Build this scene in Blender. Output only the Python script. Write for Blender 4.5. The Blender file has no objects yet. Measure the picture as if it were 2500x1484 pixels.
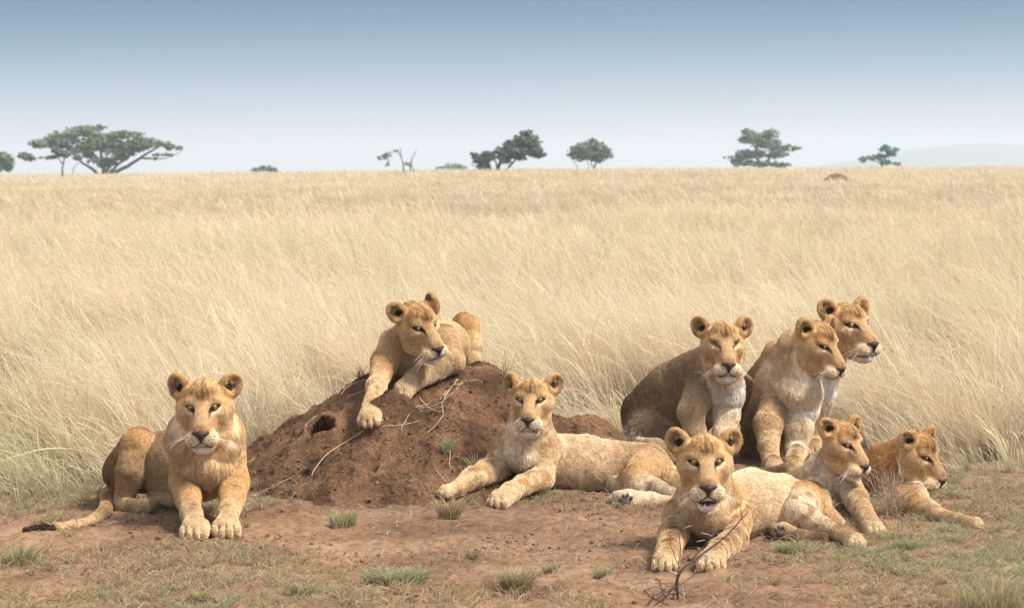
import bpy, math, random, os
import numpy as np
import time as _t
_t0 = _t.time()
def tick(m):
    if os.environ.get('TICK'): open('/tmp/tick', 'a').write('%s %.1f\n' % (m, _t.time() - _t0))
from mathutils import Vector, Matrix
rng = np.random.default_rng(7)
random.seed(7)
R = math.radians
S = bpy.context.scene
COL = S.collection
QUICK = os.environ.get('LQ', '')

# ------------------------------------------------------------------ camera
EYE = 1.70
FPX = 6283.0
PITCH = math.atan((742 - 418) / FPX)
ROLL = math.radians(0.46)
cam_d = bpy.data.cameras.new('camera')
cam = bpy.data.objects.new('camera', cam_d)
COL.objects.link(cam)
S.camera = cam
cam_d.sensor_width = 36.0
cam_d.lens = 36.0 * FPX / 2500.0
cam_d.clip_end = 20000
cam_d.clip_start = 0.1
cam_m = Matrix.Rotation(math.pi / 2 - PITCH, 4, 'X') @ Matrix.Rotation(-ROLL, 4, 'Z')
cam_m.translation = (0, 0, EYE)
cam.matrix_world = cam_m
cam_d.dof.use_dof = True
cam_d.dof.focus_distance = 12.6
cam_d.dof.aperture_fstop = 7.5
CM = np.array(cam_m.to_3x3())

def at(px, py, Y):
    d = CM @ np.array([(px - 1250) / FPX, -(py - 742) / FPX, -1.0])
    t = Y / d[1]
    return np.stack([d[0] * t, Y + 0 * t, EYE + d[2] * t], -1)

# ------------------------------------------------------------------ tagging
def tag(o, label=None, cat=None, group=None, kind=None):
    if label: o['label'] = label
    if cat: o['category'] = cat
    if group: o['group'] = group
    if kind: o['kind'] = kind
    return o

def empty(name, loc, label=None, cat=None, group=None):
    o = bpy.data.objects.new(name, None)
    o.empty_display_size = 0.1
    o.location = loc
    COL.objects.link(o)
    return tag(o, label, cat, group)

def link(name, data, mat=None, parent=None, smooth=True):
    o = bpy.data.objects.new(name, data)
    COL.objects.link(o)
    if mat is not None: data.materials.append(mat)
    if parent is not None:
        o.parent = parent
        o.matrix_parent_inverse = Matrix.Translation(-Vector(parent.location))
    if smooth and hasattr(data, 'polygons') and len(data.polygons):
        data.polygons.foreach_set('use_smooth', [True] * len(data.polygons))
    return o

def mesh_from(name, V, F):
    """F: (n,3) or (n,4) int array"""
    V = np.asarray(V, np.float32); F = np.asarray(F, np.int32)
    m = bpy.data.meshes.new(name)
    m.vertices.add(len(V)); m.vertices.foreach_set('co', V.ravel())
    k = F.shape[1]
    m.loops.add(F.size); m.loops.foreach_set('vertex_index', F.ravel())
    m.polygons.add(len(F))
    m.polygons.foreach_set('loop_start', np.arange(0, F.size, k, dtype=np.int32))
    m.update(calc_edges=True)
    m.validate()
    return m

def vcol(m, name, C):
    a = m.attributes.new(name, 'FLOAT_COLOR', 'POINT')
    C4 = np.ones((len(C), 4), np.float32); C4[:, :3] = C
    a.data.foreach_set('color', C4.ravel())

def curves_from(name, P, Rad, C=None, cname='coat'):
    """P (n,k,3), Rad (n,k), C (n,3) per curve or (n,k,3) per point"""
    n, k = P.shape[:2]
    cu = bpy.data.hair_curves.new(name)
    cu.add_curves([k] * n)
    cu.attributes['position'].data.foreach_set('vector', np.ascontiguousarray(P, np.float32).ravel())
    ra = cu.attributes.get('radius') or cu.attributes.new('radius', 'FLOAT', 'POINT')
    ra.data.foreach_set('value', np.ascontiguousarray(Rad, np.float32).ravel())
    if C is not None:
        if C.ndim == 2: C = np.repeat(C[:, None, :], k, 1)
        C4 = np.ones((n * k, 4), np.float32); C4[:, :3] = C.reshape(-1, 3)
        at_ = cu.attributes.new(cname, 'FLOAT_COLOR', 'POINT')
        at_.data.foreach_set('color', C4.ravel())
    return cu

# ------------------------------------------------------------------ noise
def _h(ix, iy, iz, seed):
    n = (ix * 374761393 + iy * 668265263 + iz * 2147483647 + seed * 1274126177) & 0xffffffff
    n = ((n ^ (n >> 13)) * 1274126177) & 0xffffffff
    return ((n ^ (n >> 16)) & 0xffff) / 65535.0

def noise(P, scale=1.0, seed=0):
    """value noise 0..1 on (n,3) or (n,2)"""
    P = np.asarray(P, np.float64) * scale
    if P.shape[-1] == 2: P = np.concatenate([P, np.zeros(P.shape[:-1] + (1,))], -1)
    i = np.floor(P).astype(np.int64); f = P - i
    f = f * f * (3 - 2 * f)
    out = 0
    for dx in (0, 1):
        wx = f[..., 0] if dx else 1 - f[..., 0]
        for dy in (0, 1):
            wy = f[..., 1] if dy else 1 - f[..., 1]
            for dz in (0, 1):
                wz = f[..., 2] if dz else 1 - f[..., 2]
                out = out + wx * wy * wz * _h(i[..., 0] + dx, i[..., 1] + dy, i[..., 2] + dz, seed)
    return out

def fbm(P, scale, seed=0, o=4, g=0.5):
    a, t, s = 1.0, 0, 0
    for k in range(o):
        s = s + a * noise(P, scale * 2 ** k, seed + k * 17); t += a; a *= g
    return s / t

def sstep(a, b, x):
    t = np.clip((x - a) / (b - a), 0, 1)
    return t * t * (3 - 2 * t)

def unit(v):
    v = np.asarray(v, float)
    return v / (np.linalg.norm(v, axis=-1, keepdims=True) + 1e-9)

# ------------------------------------------------------------------ materials
def new_mat(name):
    m = bpy.data.materials.new(name); m.use_nodes = True
    nt = m.node_tree
    b = nt.nodes['Principled BSDF']
    return m, nt, b

def attr_mat(name, attr, rough=0.8, spec=0.2, noise_amt=0.25, nscale=60, trans=0.0, sheen=0.0, bump=0.0, bscale=80):
    m, nt, b = new_mat(name)
    a = nt.nodes.new('ShaderNodeAttribute'); a.attribute_name = attr
    tc = nt.nodes.new('ShaderNodeNewGeometry')
    n = nt.nodes.new('ShaderNodeTexNoise'); n.inputs['Scale'].default_value = nscale
    n.inputs['Detail'].default_value = 3
    nt.links.new(tc.outputs['Position'], n.inputs['Vector'])
    mr = nt.nodes.new('ShaderNodeMapRange')
    mr.inputs['To Min'].default_value = 1 - noise_amt; mr.inputs['To Max'].default_value = 1 + noise_amt
    mr.inputs['From Min'].default_value = 0.25; mr.inputs['From Max'].default_value = 0.75
    nt.links.new(n.outputs['Fac'], mr.inputs['Value'])
    vm = nt.nodes.new('ShaderNodeVectorMath'); vm.operation = 'SCALE'
    nt.links.new(a.outputs['Color'], vm.inputs[0]); nt.links.new(mr.outputs['Result'], vm.inputs['Scale'])
    nt.links.new(vm.outputs['Vector'], b.inputs['Base Color'])
    b.inputs['Roughness'].default_value = rough
    b.inputs['Specular IOR Level'].default_value = spec
    if sheen: b.inputs['Sheen Weight'].default_value = sheen
    if bump:
        n2 = nt.nodes.new('ShaderNodeTexNoise'); n2.inputs['Scale'].default_value = bscale
        n2.inputs['Detail'].default_value = 5
        nt.links.new(tc.outputs['Position'], n2.inputs['Vector'])
        bp = nt.nodes.new('ShaderNodeBump'); bp.inputs['Strength'].default_value = bump
        bp.inputs['Distance'].default_value = 0.01
        nt.links.new(n2.outputs['Fac'], bp.inputs['Height']); nt.links.new(bp.outputs['Normal'], b.inputs['Normal'])
    if trans:
        t = nt.nodes.new('ShaderNodeBsdfTranslucent'); nt.links.new(vm.outputs['Vector'], t.inputs['Color'])
        mx = nt.nodes.new('ShaderNodeMixShader'); mx.inputs[0].default_value = trans
        nt.links.new(b.outputs[0], mx.inputs[1]); nt.links.new(t.outputs[0], mx.inputs[2])
        nt.links.new(mx.outputs[0], nt.nodes['Material Output'].inputs['Surface'])
    return m

def plain_mat(name, col, rough=0.6, spec=0.4, var=0.2, scale=40, coat=0.0):
    m, nt, b = new_mat(name)
    tc = nt.nodes.new('ShaderNodeNewGeometry')
    n = nt.nodes.new('ShaderNodeTexNoise'); n.inputs['Scale'].default_value = scale
    nt.links.new(tc.outputs['Position'], n.inputs['Vector'])
    mx = nt.nodes.new('ShaderNodeMix'); mx.data_type = 'RGBA'
    mx.inputs[6].default_value = (*[c * (1 - var) for c in col], 1)
    mx.inputs[7].default_value = (*[min(1, c * (1 + var)) for c in col], 1)
    nt.links.new(n.outputs['Fac'], mx.inputs[0]); nt.links.new(mx.outputs[2], b.inputs['Base Color'])
    b.inputs['Roughness'].default_value = rough
    b.inputs['Specular IOR Level'].default_value = spec
    if coat: b.inputs['Coat Weight'].default_value = coat
    return m

# ------------------------------------------------------------------ implicit surfaces
class Solid:
    """smooth union of tapered capsules and ellipsoids, with carves"""
    def __init__(self):
        self.p = []
    @staticmethod
    def c4(c): return None if c is None else np.append(c, 0) if len(c) == 3 else np.asarray(c)
    def cone(self, a, b, ra, rb, k=0.03, ca=None, cb=None, la=.012, lb=None, flow=None):
        ca = self.c4(ca); cb = self.c4(cb)
        a = np.asarray(a, float); b = np.asarray(b, float)
        self.p.append(dict(t='c', a=a, b=b, ra=ra, rb=rb, k=k, ca=ca, cb=cb if cb is not None else ca,
                           la=la, lb=lb if lb is not None else la, flow=unit(b - a) if flow is None else unit(flow)))
    def ell(self, c, r, M=None, k=0.03, col=None, l=.012, flow=None, carve=False):
        self.p.append(dict(t='e', c=np.asarray(c, float), r=np.asarray(r, float), M=np.eye(3) if M is None else M,
                           k=k, ca=self.c4(col), cb=self.c4(col), la=l, lb=l, flow=np.zeros(3) if flow is None else unit(flow), carve=carve))
    @staticmethod
    def one(q, P, want_t=False):
        if q['t'] == 'c':
            ba = (q['b'] - q['a']).astype(np.float32); L = float(ba @ ba) + 1e-9
            pa = P - q['a'].astype(np.float32)
            t = np.clip((pa @ ba) / L, 0, 1)
            d = pa - t[:, None] * ba
            d = np.sqrt((d * d).sum(1)) - (q['ra'] + (q['rb'] - q['ra']) * t)
            return (d, t) if want_t else d
        M = q['M'].astype(np.float32); r = q['r'].astype(np.float32)
        l = (P - q['c'].astype(np.float32)) @ M
        k0 = np.sqrt(((l / r) ** 2).sum(1)); k1 = np.sqrt(((l / (r * r)) ** 2).sum(1)) + 1e-6
        d = k0 * (k0 - 1) / k1
        d = np.where(k0 < 1e-3, -r.min(), d)
        return (d, np.zeros(len(P), np.float32)) if want_t else d
    def ev(self, P):
        P = np.asarray(P, np.float32)
        D = None
        for q in self.p:
            d = self.one(q, P)
            k = q['k']
            if D is None: D = d; continue
            if q.get('carve'):
                h = np.maximum(k - np.abs(D + d), 0) / k
                D = np.maximum(D, -d) + h * h * k * .25
            else:
                h = np.maximum(k - np.abs(D - d), 0) / k
                D = np.minimum(D, d) - h * h * k * .25
        return D
    def bounds(self):
        lo = np.full(3, 1e9); hi = -lo
        for q in self.p:
            if q.get('carve'): continue
            for c, r in ((q['a'], q['ra']), (q['b'], q['rb'])) if q['t'] == 'c' else ((q['c'], q['r'].max()),):
                lo = np.minimum(lo, c - r); hi = np.maximum(hi, c + r)
        return lo - .03, hi + .03
    def grad(self, P, e=0.0015):
        P = np.asarray(P, np.float32)
        g = np.stack([self.ev(P + o) - self.ev(P - o) for o in np.eye(3, dtype=np.float32) * e], 1)
        return unit(g)
    def project(self, P, n=3):
        P = np.asarray(P, np.float32).copy()
        for _ in range(n):
            P -= (self.ev(P)[:, None] * self.grad(P)).astype(np.float32)
        return P
    def mesh(self, h):
        lo, hi = self.bounds()
        B = 8
        nb = np.ceil((hi - lo) / (h * B)).astype(int)
        n = nb * B
        D = np.empty(n, np.float32)
        bi = np.stack(np.meshgrid(*[np.arange(x) for x in nb], indexing='ij'), -1).reshape(-1, 3)
        cen = lo + (bi * B + (B - 1) / 2) * h
        dc = self.ev(cen)
        Db = D.reshape(nb[0], B, nb[1], B, nb[2], B)
        act = np.abs(dc) < (B * h * .5 * 1.7321 * 1.35 + .015)
        big = np.repeat(np.repeat(np.repeat(dc.reshape(nb), B, 0), B, 1), B, 2)
        D[:] = big
        off = np.stack(np.meshgrid(*[np.arange(B)] * 3, indexing='ij'), -1).reshape(-1, 3)
        ai = bi[act]
        CH = 400
        allc = list(self.p)
        for s in range(0, len(ai), CH):
            blk = ai[s:s + CH]
            idx = (blk[:, None, :] * B + off[None]).reshape(-1, 3)
            P = (lo + idx * h).astype(np.float32)
            # cull far primitives for this batch
            c0 = P.min(0); c1 = P.max(0); cc = (c0 + c1) / 2; hr = float(np.linalg.norm(c1 - c0)) / 2
            keep = []
            for j, q in enumerate(allc):
                d = float(self.one(q, cc[None].astype(np.float32))[0])
                if d < hr * 1.2 + .12 or j == 0: keep.append(q)
            self.p = keep
            v = self.ev(P)
            D[idx[:, 0], idx[:, 1], idx[:, 2]] = v
        self.p = allc
        # surface nets
        s = D < 0
        c = np.zeros([x - 1 for x in D.shape], np.uint8)
        corners = [(x, y, z) for x in (0, 1) for y in (0, 1) for z in (0, 1)]
        N = D.shape
        for x, y, z in corners:
            c += s[x:N[0] - 1 + x, y:N[1] - 1 + y, z:N[2] - 1 + z]
        cells = np.argwhere((c > 0) & (c < 8))
        vid = np.full(c.shape, -1, np.int32)
        vid[cells[:, 0], cells[:, 1], cells[:, 2]] = np.arange(len(cells))
        cv = {k: D[cells[:, 0] + k[0], cells[:, 1] + k[1], cells[:, 2] + k[2]] for k in corners}
        acc = np.zeros((len(cells), 3)); cnt = np.zeros(len(cells))
        for a in corners:
            for ax in range(3):
                if a[ax]: continue
                b = list(a); b[ax] = 1; b = tuple(b)
                va, vb = cv[a], cv[b]
                m = (va < 0) != (vb < 0)
                t = np.where(m, va / np.where(m, va - vb, 1), 0)
                p = np.array(a, float)[None] + t[:, None] * np.eye(3)[ax][None]
                acc += p * m[:, None]; cnt += m
        V = lo + (cells + acc / cnt[:, None]) * h
        faces = []
        for ax in range(3):
            u, w = (ax + 1) % 3, (ax + 2) % 3
            sl0 = [slice(None)] * 3; sl1 = [slice(None)] * 3
            sl0[ax] = slice(0, -1); sl1[ax] = slice(1, None)
            for q in (u, w):
                sl0[q] = slice(1, -1); sl1[q] = slice(1, -1)
            A = s[tuple(sl0)]; Bm = s[tuple(sl1)]
            for flip, M in ((False, A & ~Bm), (True, ~A & Bm)):
                e = np.argwhere(M)
                if not len(e): continue
                e[:, u] += 1; e[:, w] += 1
                def g(du, dw):
                    q = e.copy(); q[:, u] -= du; q[:, w] -= dw
                    return vid[q[:, 0], q[:, 1], q[:, 2]]
                f = np.stack([g(1, 1), g(0, 1), g(0, 0), g(1, 0)], 1)
                if flip: f = f[:, ::-1]
                faces.append(f)
        F = np.concatenate(faces)
        F = F[(F >= 0).all(1)]
        V = self.project(V, 1)
        return V, F
    def attrs(self, P, sig=0.014):
        P = np.asarray(P, np.float32)
        W = 0; C = 0; L = 0; Fl = 0
        for q in self.p:
            if q.get('carve') or q['ca'] is None: continue
            d, t = self.one(q, P, True)
            w = np.exp(-np.maximum(d, -.02) / sig) + 1e-12
            ca = np.asarray(q['ca']); cb = np.asarray(q['cb'])
            C = C + w[:, None] * (ca + (cb - ca) * t[:, None])
            L = L + w * (q['la'] + (q['lb'] - q['la']) * t)
            Fl = Fl + w[:, None] * q['flow']
            W = W + w
        return C / W[:, None], L / W, Fl / W[:, None]
# ------------------------------------------------------------------ terrain
MY = 14.55     # the mound's crest line
_prof = [(440, 1180), (500, 1140), (560, 1112), (600, 1086), (650, 1056), (700, 1030), (760, 1005), (820, 972), (860, 945), (900, 925), (950, 915), (1010, 912), (1080, 910), (1150, 908), (1200, 913), (1235, 935),
         (1270, 975), (1310, 1010), (1350, 1024), (1390, 1033), (1420, 1030), (1455, 1027), (1490, 1045), (1525, 1075), (1560, 1120), (1600, 1160)]
_px = np.array([at(a, b, MY)[0] for a, b in _prof]); _pz = np.maximum(np.array([at(a, b, MY)[2] for a, b in _prof]), 0)
HOLE = None
def base_h(x, y):
    P = np.stack([x, y], -1)
    z = (fbm(P, .55, 71, 3) - .5) * .07 * sstep(9, 11, y) * sstep(40, 16, y)
    z = z + 1.22 * sstep(25, 240, y) + (noise(P, .018, 5) - .5) * .5 * sstep(60, 200, y) - 5.0 * sstep(290, 700, y)
    return z
def mound_h(x, y, detail=True):
    P = np.stack([x, y], -1)
    H = np.interp(x, _px, _pz, left=0, right=0)
    wf = np.interp(x, [-1.8, -1.3, -.9, -.2, .05, .3], [.7, 1.15, 1.62, 1.58, 1.1, .75])
    wb = np.interp(x, [-1.5, -.3, .1, .6], [.7, .9, .8, .5])
    yb = MY + np.interp(x, [-1.2, -.7, 0, .2], [0, .35, .60, .1])
    t = np.where(y < MY, (MY - y) / wf, np.maximum(y - yb, 0) / wb)
    t = np.clip(t, 0, 1)
    z = H * ((1 - t) ** 1.08 * .55 + (1 - t ** 1.25) * .45)
    foot = sstep(1.0, .75, t)
    def G(cx, cy, sx, sy): return np.exp(-((x - cx) / sx) ** 2 - ((y - cy) / sy) ** 2)
    z = z + .20 * G(-.66, 13.80, .18, .11) + .06 * G(-.98, 13.85, .15, .09) - .11 * G(-.87, 13.95, .06, .20) + .05 * G(-1.2, 13.75, .12, .08)
    z = z + .03 * G(-.30, 13.85, .18, .2) - .03 * G(-.47, 14.05, .06, .25) - .05 * G(-.57, 14.15, .16, .10)
    if detail:
        m = sstep(.0, .10, z)
        z = z + m * ((fbm(P, 3.6, 91, 4) - .5) * .065 + (np.abs(fbm(P, 8, 95, 4) - .5) * -2 + .35) * .060 + (fbm(P, 34, 97, 2) - .5) * .022)
    return np.where(H > 0, np.maximum(z, -.02), -.02)
def gz(x, y):
    x = np.asarray(x, float); y = np.asarray(y, float)
    return base_h(x, y) + np.maximum(mound_h(x, y, True), 0)
def at_ground(px, py, Y, clear, rng_=(-.9, .9)):
    """the point on the pixel ray nearest the wished distance whose height over the ground equals clear"""
    ys = np.linspace(Y + rng_[0], Y + rng_[1], 181)
    P = at(px, py, ys)
    g = P[:, 2] - gz(P[:, 0], P[:, 1]) - clear
    cr = np.where(g[:-1] * g[1:] <= 0)[0]
    if not len(cr): return at(px, py, Y)
    i = cr[np.argmin(np.abs(ys[cr] - Y))]
    t = g[i] / (g[i] - g[i + 1] + 1e-12)
    return at(px, py, ys[i] + t * (ys[i + 1] - ys[i]))
def at_above(px, py, Y, clear, dz=0):
    """keep a body point out of the soil by moving it towards the camera along its ray"""
    P = at(px, py, np.arange(Y, Y - .7, -.02))
    ok = np.where(P[:, 2] - gz(P[:, 0], P[:, 1]) >= clear)[0]
    return P[ok[0]] if len(ok) else P[0]
HOLE = at_ground(785, 1052, 14.1, 0)
# ------------------------------------------------------------------ lions
T = np.array
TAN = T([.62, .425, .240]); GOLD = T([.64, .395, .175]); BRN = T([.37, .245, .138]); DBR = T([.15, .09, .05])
CRM = T([.82, .66, .47]); WHT = T([.93, .88, .80]); BLK = T([.018, .013, .010]); ORG = T([.55, .30, .118]); PAW = T([.71, .52, .31])
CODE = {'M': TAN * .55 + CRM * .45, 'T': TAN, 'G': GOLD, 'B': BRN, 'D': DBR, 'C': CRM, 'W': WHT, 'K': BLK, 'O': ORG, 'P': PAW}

M_body = attr_mat('lion_coat', 'coat', rough=.85, spec=.15, noise_amt=.2, nscale=90, bump=.25, bscale=160)
M_fur = attr_mat('lion_fur', 'coat', rough=.7, spec=.12, noise_amt=.16, nscale=70, trans=.12)
M_nose = plain_mat('nose_leather', (.040, .022, .018), rough=.6, spec=.3, scale=200)
M_lip = plain_mat('lip_skin', (.020, .014, .012), rough=.5, spec=.4, scale=200)
M_tongue = plain_mat('tongue_skin', (.55, .16, .16), rough=.4, spec=.5, scale=200)
M_pad = plain_mat('paw_pad_skin', (.075, .058, .052), rough=.7, spec=.3, scale=150)
M_tooth = plain_mat('tooth_enamel', (.75, .68, .52), rough=.3, spec=.5, scale=100)
M_claw = plain_mat('claw_horn', (.10, .08, .06), rough=.4, spec=.5, scale=100)

def eye_material():
    m, nt, b = new_mat('lion_eye')
    a = nt.nodes.new('ShaderNodeAttribute'); a.attribute_name = 'coat'
    nt.links.new(a.outputs['Color'], b.inputs['Base Color'])
    b.inputs['Roughness'].default_value = .12
    b.inputs['Coat Weight'].default_value = .1
    return m
M_eye = eye_material()

def rot_head(yaw, pitch, roll):
    """head axes in the world: columns right(x), forward(y), up(z); yaw 0 looks to the camera (-Y), + to picture right"""
    y, p, r = R(yaw), R(pitch), R(roll)
    f = T([math.sin(y) * math.cos(p), -math.cos(y) * math.cos(p), math.sin(p)])
    up = T([0, 0, 1.0]); rt = unit(np.cross(f, up)); up = np.cross(rt, f)
    rt2 = rt * math.cos(r) + up * math.sin(r); up2 = np.cross(rt2, f)
    return np.stack([rt2, f, up2], 1)

EYE_L = T([.060, .083, .0])
def add_head(sol, O, M, s, ears=(0, 0), fat=1.0, shp=T([1, 1, 1.0]), gape=0, closed=False):
    """O: world point midway between the eyes"""
    org = O - M @ (s * T([0, .083, 0]))
    w = lambda p: org + M @ (s * T([p[0], p[1] + .22 * max(0, p[1] - .10), p[2]], dtype=float) * shp)
    def E(c, r, k=.02, L=None, carve=False, col=GOLD, l=.010):
        sol.ell(w(c), T(r) * s, M if L is None else M @ L, k * s, col, l * s, M @ T([0, -1, -.1]), carve)
    def Cn(a, b, ra, rb, k=.02, col=GOLD, l=.010):
        sol.cone(w(a), w(b), ra * s, rb * s, k * s, col, col, l, l, M @ T([0, -1, -.2]))
    E((0, -.035, .024), (.088, .125, .088), .03)
    E((0, .035, .045), (.072, .055, .058), .03)            # forehead
    for sx in (-1, 1):
        E((sx * .052, .066, .028), (.036, .030, .016), .026)      # brow
        E((sx * .052 * fat, -.008, -.060), (.052 * fat, .085, .074), .028, l=.018)
        E((sx * .078 * fat, -.010, -.018), (.046, .060, .046), .03, l=.018)
        E((sx * .070, .045, -.036), (.034, .040, .032), .03)       # cheekbone
        E((sx * .038, .158, -.131), (.042, .043, .036), .016, l=.008)   # whisker pad
        E((sx * .060, .069, -.024), (.022, .022, .011), .012)      # lower lid
        Cn((sx * .055, .0, -.125), (sx * .02, .125, -.176), .045, .030, .03, l=.014)
    Cn((.012, .068, .006), (.010, .166, -.080), .036, .034, .02)
    Cn((-.012, .068, .006), (-.010, .166, -.080), .036, .034, .02)
    Cn((0, .055, -.070), (0, .145, -.118), .072, .047, .03)
    E((0, .140, -.180 - .013 * gape), (.037, .044, .027), .012, l=.009)
    E((0, .185, -.104), (.033, .016, .022), .012)
    if gape: E((0, .172, -.178), (.036, .055, .0105), .004, carve=True)
    # sockets
    for sx in (() if closed else (-1, 1)):
        tl = Matrix.Rotation(-sx * R(10), 3, 'Y')
        E((sx * .056, .106, .0), (.0185, .030, .0150), .004, np.array(tl), carve=True)
    # ears
    for i, sx in enumerate((-1, 1)):
        turn = ears[i]
        f = unit(T([sx * (.45 + .6 * turn), .85 - .5 * abs(turn), .12])); u = T([sx * .66, -.12, .74]); u = unit(u - f * (u @ f)); x = np.cross(f, u)
        L = np.stack([x, f, u], 1)
        c = T([sx * .124, -.035, .078])
        E(c, (.056, .030, .068), .026, L, col=GOLD, l=.009)
        E((sx * .092, -.042, .055), (.036, .030, .044), .02, L, l=.010)
        E(c + f * .026 + u * .010, (.041, .027, .050), .010, L, carve=True)
    return org, w

def face_paint(P, C, Ln, org, M, s, marks=1.0, gold=0.0, ears=(0, 0), gape=0, closed=False):
    """markings of a lion's face at points P (head space), returns colour and length"""
    q = (P - org) @ M / s
    q[:, 1] = np.where(q[:, 1] > .10, (q[:, 1] + .022) / 1.22, q[:, 1])
    x, y, z = q[:, 0], q[:, 1], q[:, 2]; ax = np.abs(x) + .004
    inhead = (np.abs(y) < .26) & (ax < .20) & (z > -.24) & (z < .2)
    def blend(mask, col, a=1.0):
        m = (np.clip(mask, 0, 1) * a * inhead)[:, None]
        return C * (1 - m) + np.asarray(col) * m
    g = lambda cx, cy, cz, rx, ry, rz: np.exp(-(((ax - cx) / rx) ** 2 + ((y - cy) / ry) ** 2 + ((z - cz) / rz) ** 2))
    nz = fbm(q, 55, 3, 3); front0 = sstep(-.06, 0, y)
    # forehead gold with dark flecks, bridge tan
    C = blend(sstep(.03, .09, z) * sstep(-.02, .06, y + .3 * z), GOLD * (.92 + .2 * gold), .6)
    fl = sstep(.56, .70, noise(q * T([150, 60, 60]), 1, 5)) * sstep(.02, .05, z) * sstep(.075, .035, ax)
    C = blend(fl, DBR, .6 * marks)
    C = blend(np.exp(-(x / .007) ** 2) * sstep(.02, .05, z), DBR, .65 * marks)
    C = blend(np.exp(-((ax - .05 - .35 * (z - .05)) / .006) ** 2) * sstep(.05, .07, z) * front0, DBR, .3 * marks)
    C = blend(g(0, .13, -.05, .055, .09, .07), TAN * .80, .75)
    # nose bridge sides darker, under-eye pale
    C = blend(g(.062, .085, -.026, .026, .05, .007), CRM * 1.02, .85)
    C = blend(g(.045, .08, .026, .022, .05, .010), CRM * 1.0, .55)
    C = blend(g(.085, .05, -.065, .035, .06, .035), BRN * 1.25, .55)
    C = blend(g(.10, .01, -.14, .05, .07, .04), CRM, .40)
    C = blend(sstep(.085, .115, ax) * sstep(.03, -.02, z) * sstep(-.12, -.08, z) * sstep(-.08, -.02, y), CRM, .35)
    # muzzle
    mz = sstep(.105, .135, y) * sstep(-.075, -.115, z)
    C = blend(mz, CRM * 1.05, .85)
    C = blend(g(.0, .16, -.05, .028, .05, .028), TAN * .78, .8)
    C = blend(g(.02, .20, -.150, .03, .05, .018), WHT, .9)
    C = blend(sstep(-.166, -.176, z) * sstep(-.238 - .02 * gape, -.222 - .02 * gape, z) * sstep(.085, .11, y) * sstep(.056, .042, ax), WHT * .92, .92)
    # whisker rows
    for j, zz in enumerate((-.112, -.124, -.136, -.147)):
        zz = zz - (ax - .03) * .10
        per = np.cos((ax + y * .9) * 2 * math.pi / .0135 + j * 1.4)
        C = blend(np.exp(-((z - zz) / .0028) ** 2) * sstep(.1, .7, per) * sstep(.028, .038, ax) * sstep(.075, .065, ax) * sstep(.10, .12, y), DBR * .6, .8)
    # eye liner and tear line
    ex = (ax - .060) / .0200; ez = (z - .18 * (ax - .06)) / .0138
    rr = np.sqrt(ex * ex + ez * ez)
    front = sstep(.04, .06, y)
    C = blend(np.exp(-((rr - 1.55) / .30) ** 2) * front * sstep(.002, -.006, z) * sstep(.046, .056, ax), CRM * 1.1, .85)
    C = blend(sstep(1.30, 1.12, rr) * front, TAN * .62 if closed else BLK * 1.3, .6 if closed else .97)
    tx = .0415 - .10 * np.clip(-z - .01, 0, 1) + .03 * np.clip(-z - .05, 0, 1)
    C = blend(np.exp(-((ax - tx) / .0055) ** 2) * sstep(-.052, -.020, z) * sstep(.0, -.008, z) * front, DBR * .6, .75)
    C = blend(np.exp(-((ax - .040) / .0045) ** 2 - ((z + .012) / .008) ** 2) * front, BLK * 1.5, .9)
    # mouth line and side of the nose
    zl = -.163 - .22 * np.clip(ax - .01, 0, .05) * .35
    C = blend(np.exp(-((z - zl) / .0052) ** 2) * sstep(.070, .062, ax) * sstep(.10, .12, y), BLK, .9)
    # ears: gold rim, dark hollow, black patch on the back
    Lr = np.where(inhead, Ln * .9, Ln)
    for i_, sx in enumerate((-1, 1)):
        tn_ = ears[i_]; c = T([sx * .124, -.035, .078]); f = unit(T([sx * (.45 + .6 * tn_), .85 - .5 * abs(tn_), .12])); u = T([sx * .66, -.12, .74]); u = unit(u - f * (u @ f)); xx = np.cross(f, u)
        d = q - c; a, b, h = d @ xx, d @ f, d @ u
        er = np.sqrt((a / .056) ** 2 + (h / .066) ** 2); ei = np.sqrt(((a + sx * .012) / .024) ** 2 + ((h + .022) / .034) ** 2) + (noise(q * T([90, 90, 30]), 1, 19) - .5) * .7
        on = (b > -.05) & (h > -.03) & (er < 1.3)
        inner = on & (b > -.012) & (er < .85)
        C = blend((on & (b > -.022)) * 1.0, GOLD * .85, .7)
        C = blend(inner * sstep(.9, .6, er) * sstep(.35, .65, noise(q * T([90, 90, 25]), 1, 9)), BRN * .55, .8)
        C = blend(inner * sstep(1.25, .85, ei), BLK * 1.2, .97)
        C = blend((on & (b < -.018)) * sstep(.02, .035, h) * 1.0, BLK * 3, .8)
        Lr = np.where(inner & inhead, .012 * s, Lr)
    C = C * (0.86 + .28 * nz)[:, None]
    # shorter coat on the nose bridge and round the eyes
    sh = np.clip(g(0, .14, -.06, .07, .09, .08) + front * np.exp(-(rr / 1.6) ** 2), 0, 1) * inhead
    Lr = Lr * (1 - .55 * sh)
    eyehole = inhead & (rr < .92) & (front > .3) & (not closed)
    mouthhole = inhead & (np.abs(z - zl + .013 * gape) < .0042 + .013 * gape) & (ax < .064) & (y > .10)
    nosehole = inhead & (y > .160) & (z < -.085) & (z > -.138) & (ax < .047 - (-.083 - z) * .72)
    return C, Lr, q, inhead, eyehole | nosehole | mouthhole

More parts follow.
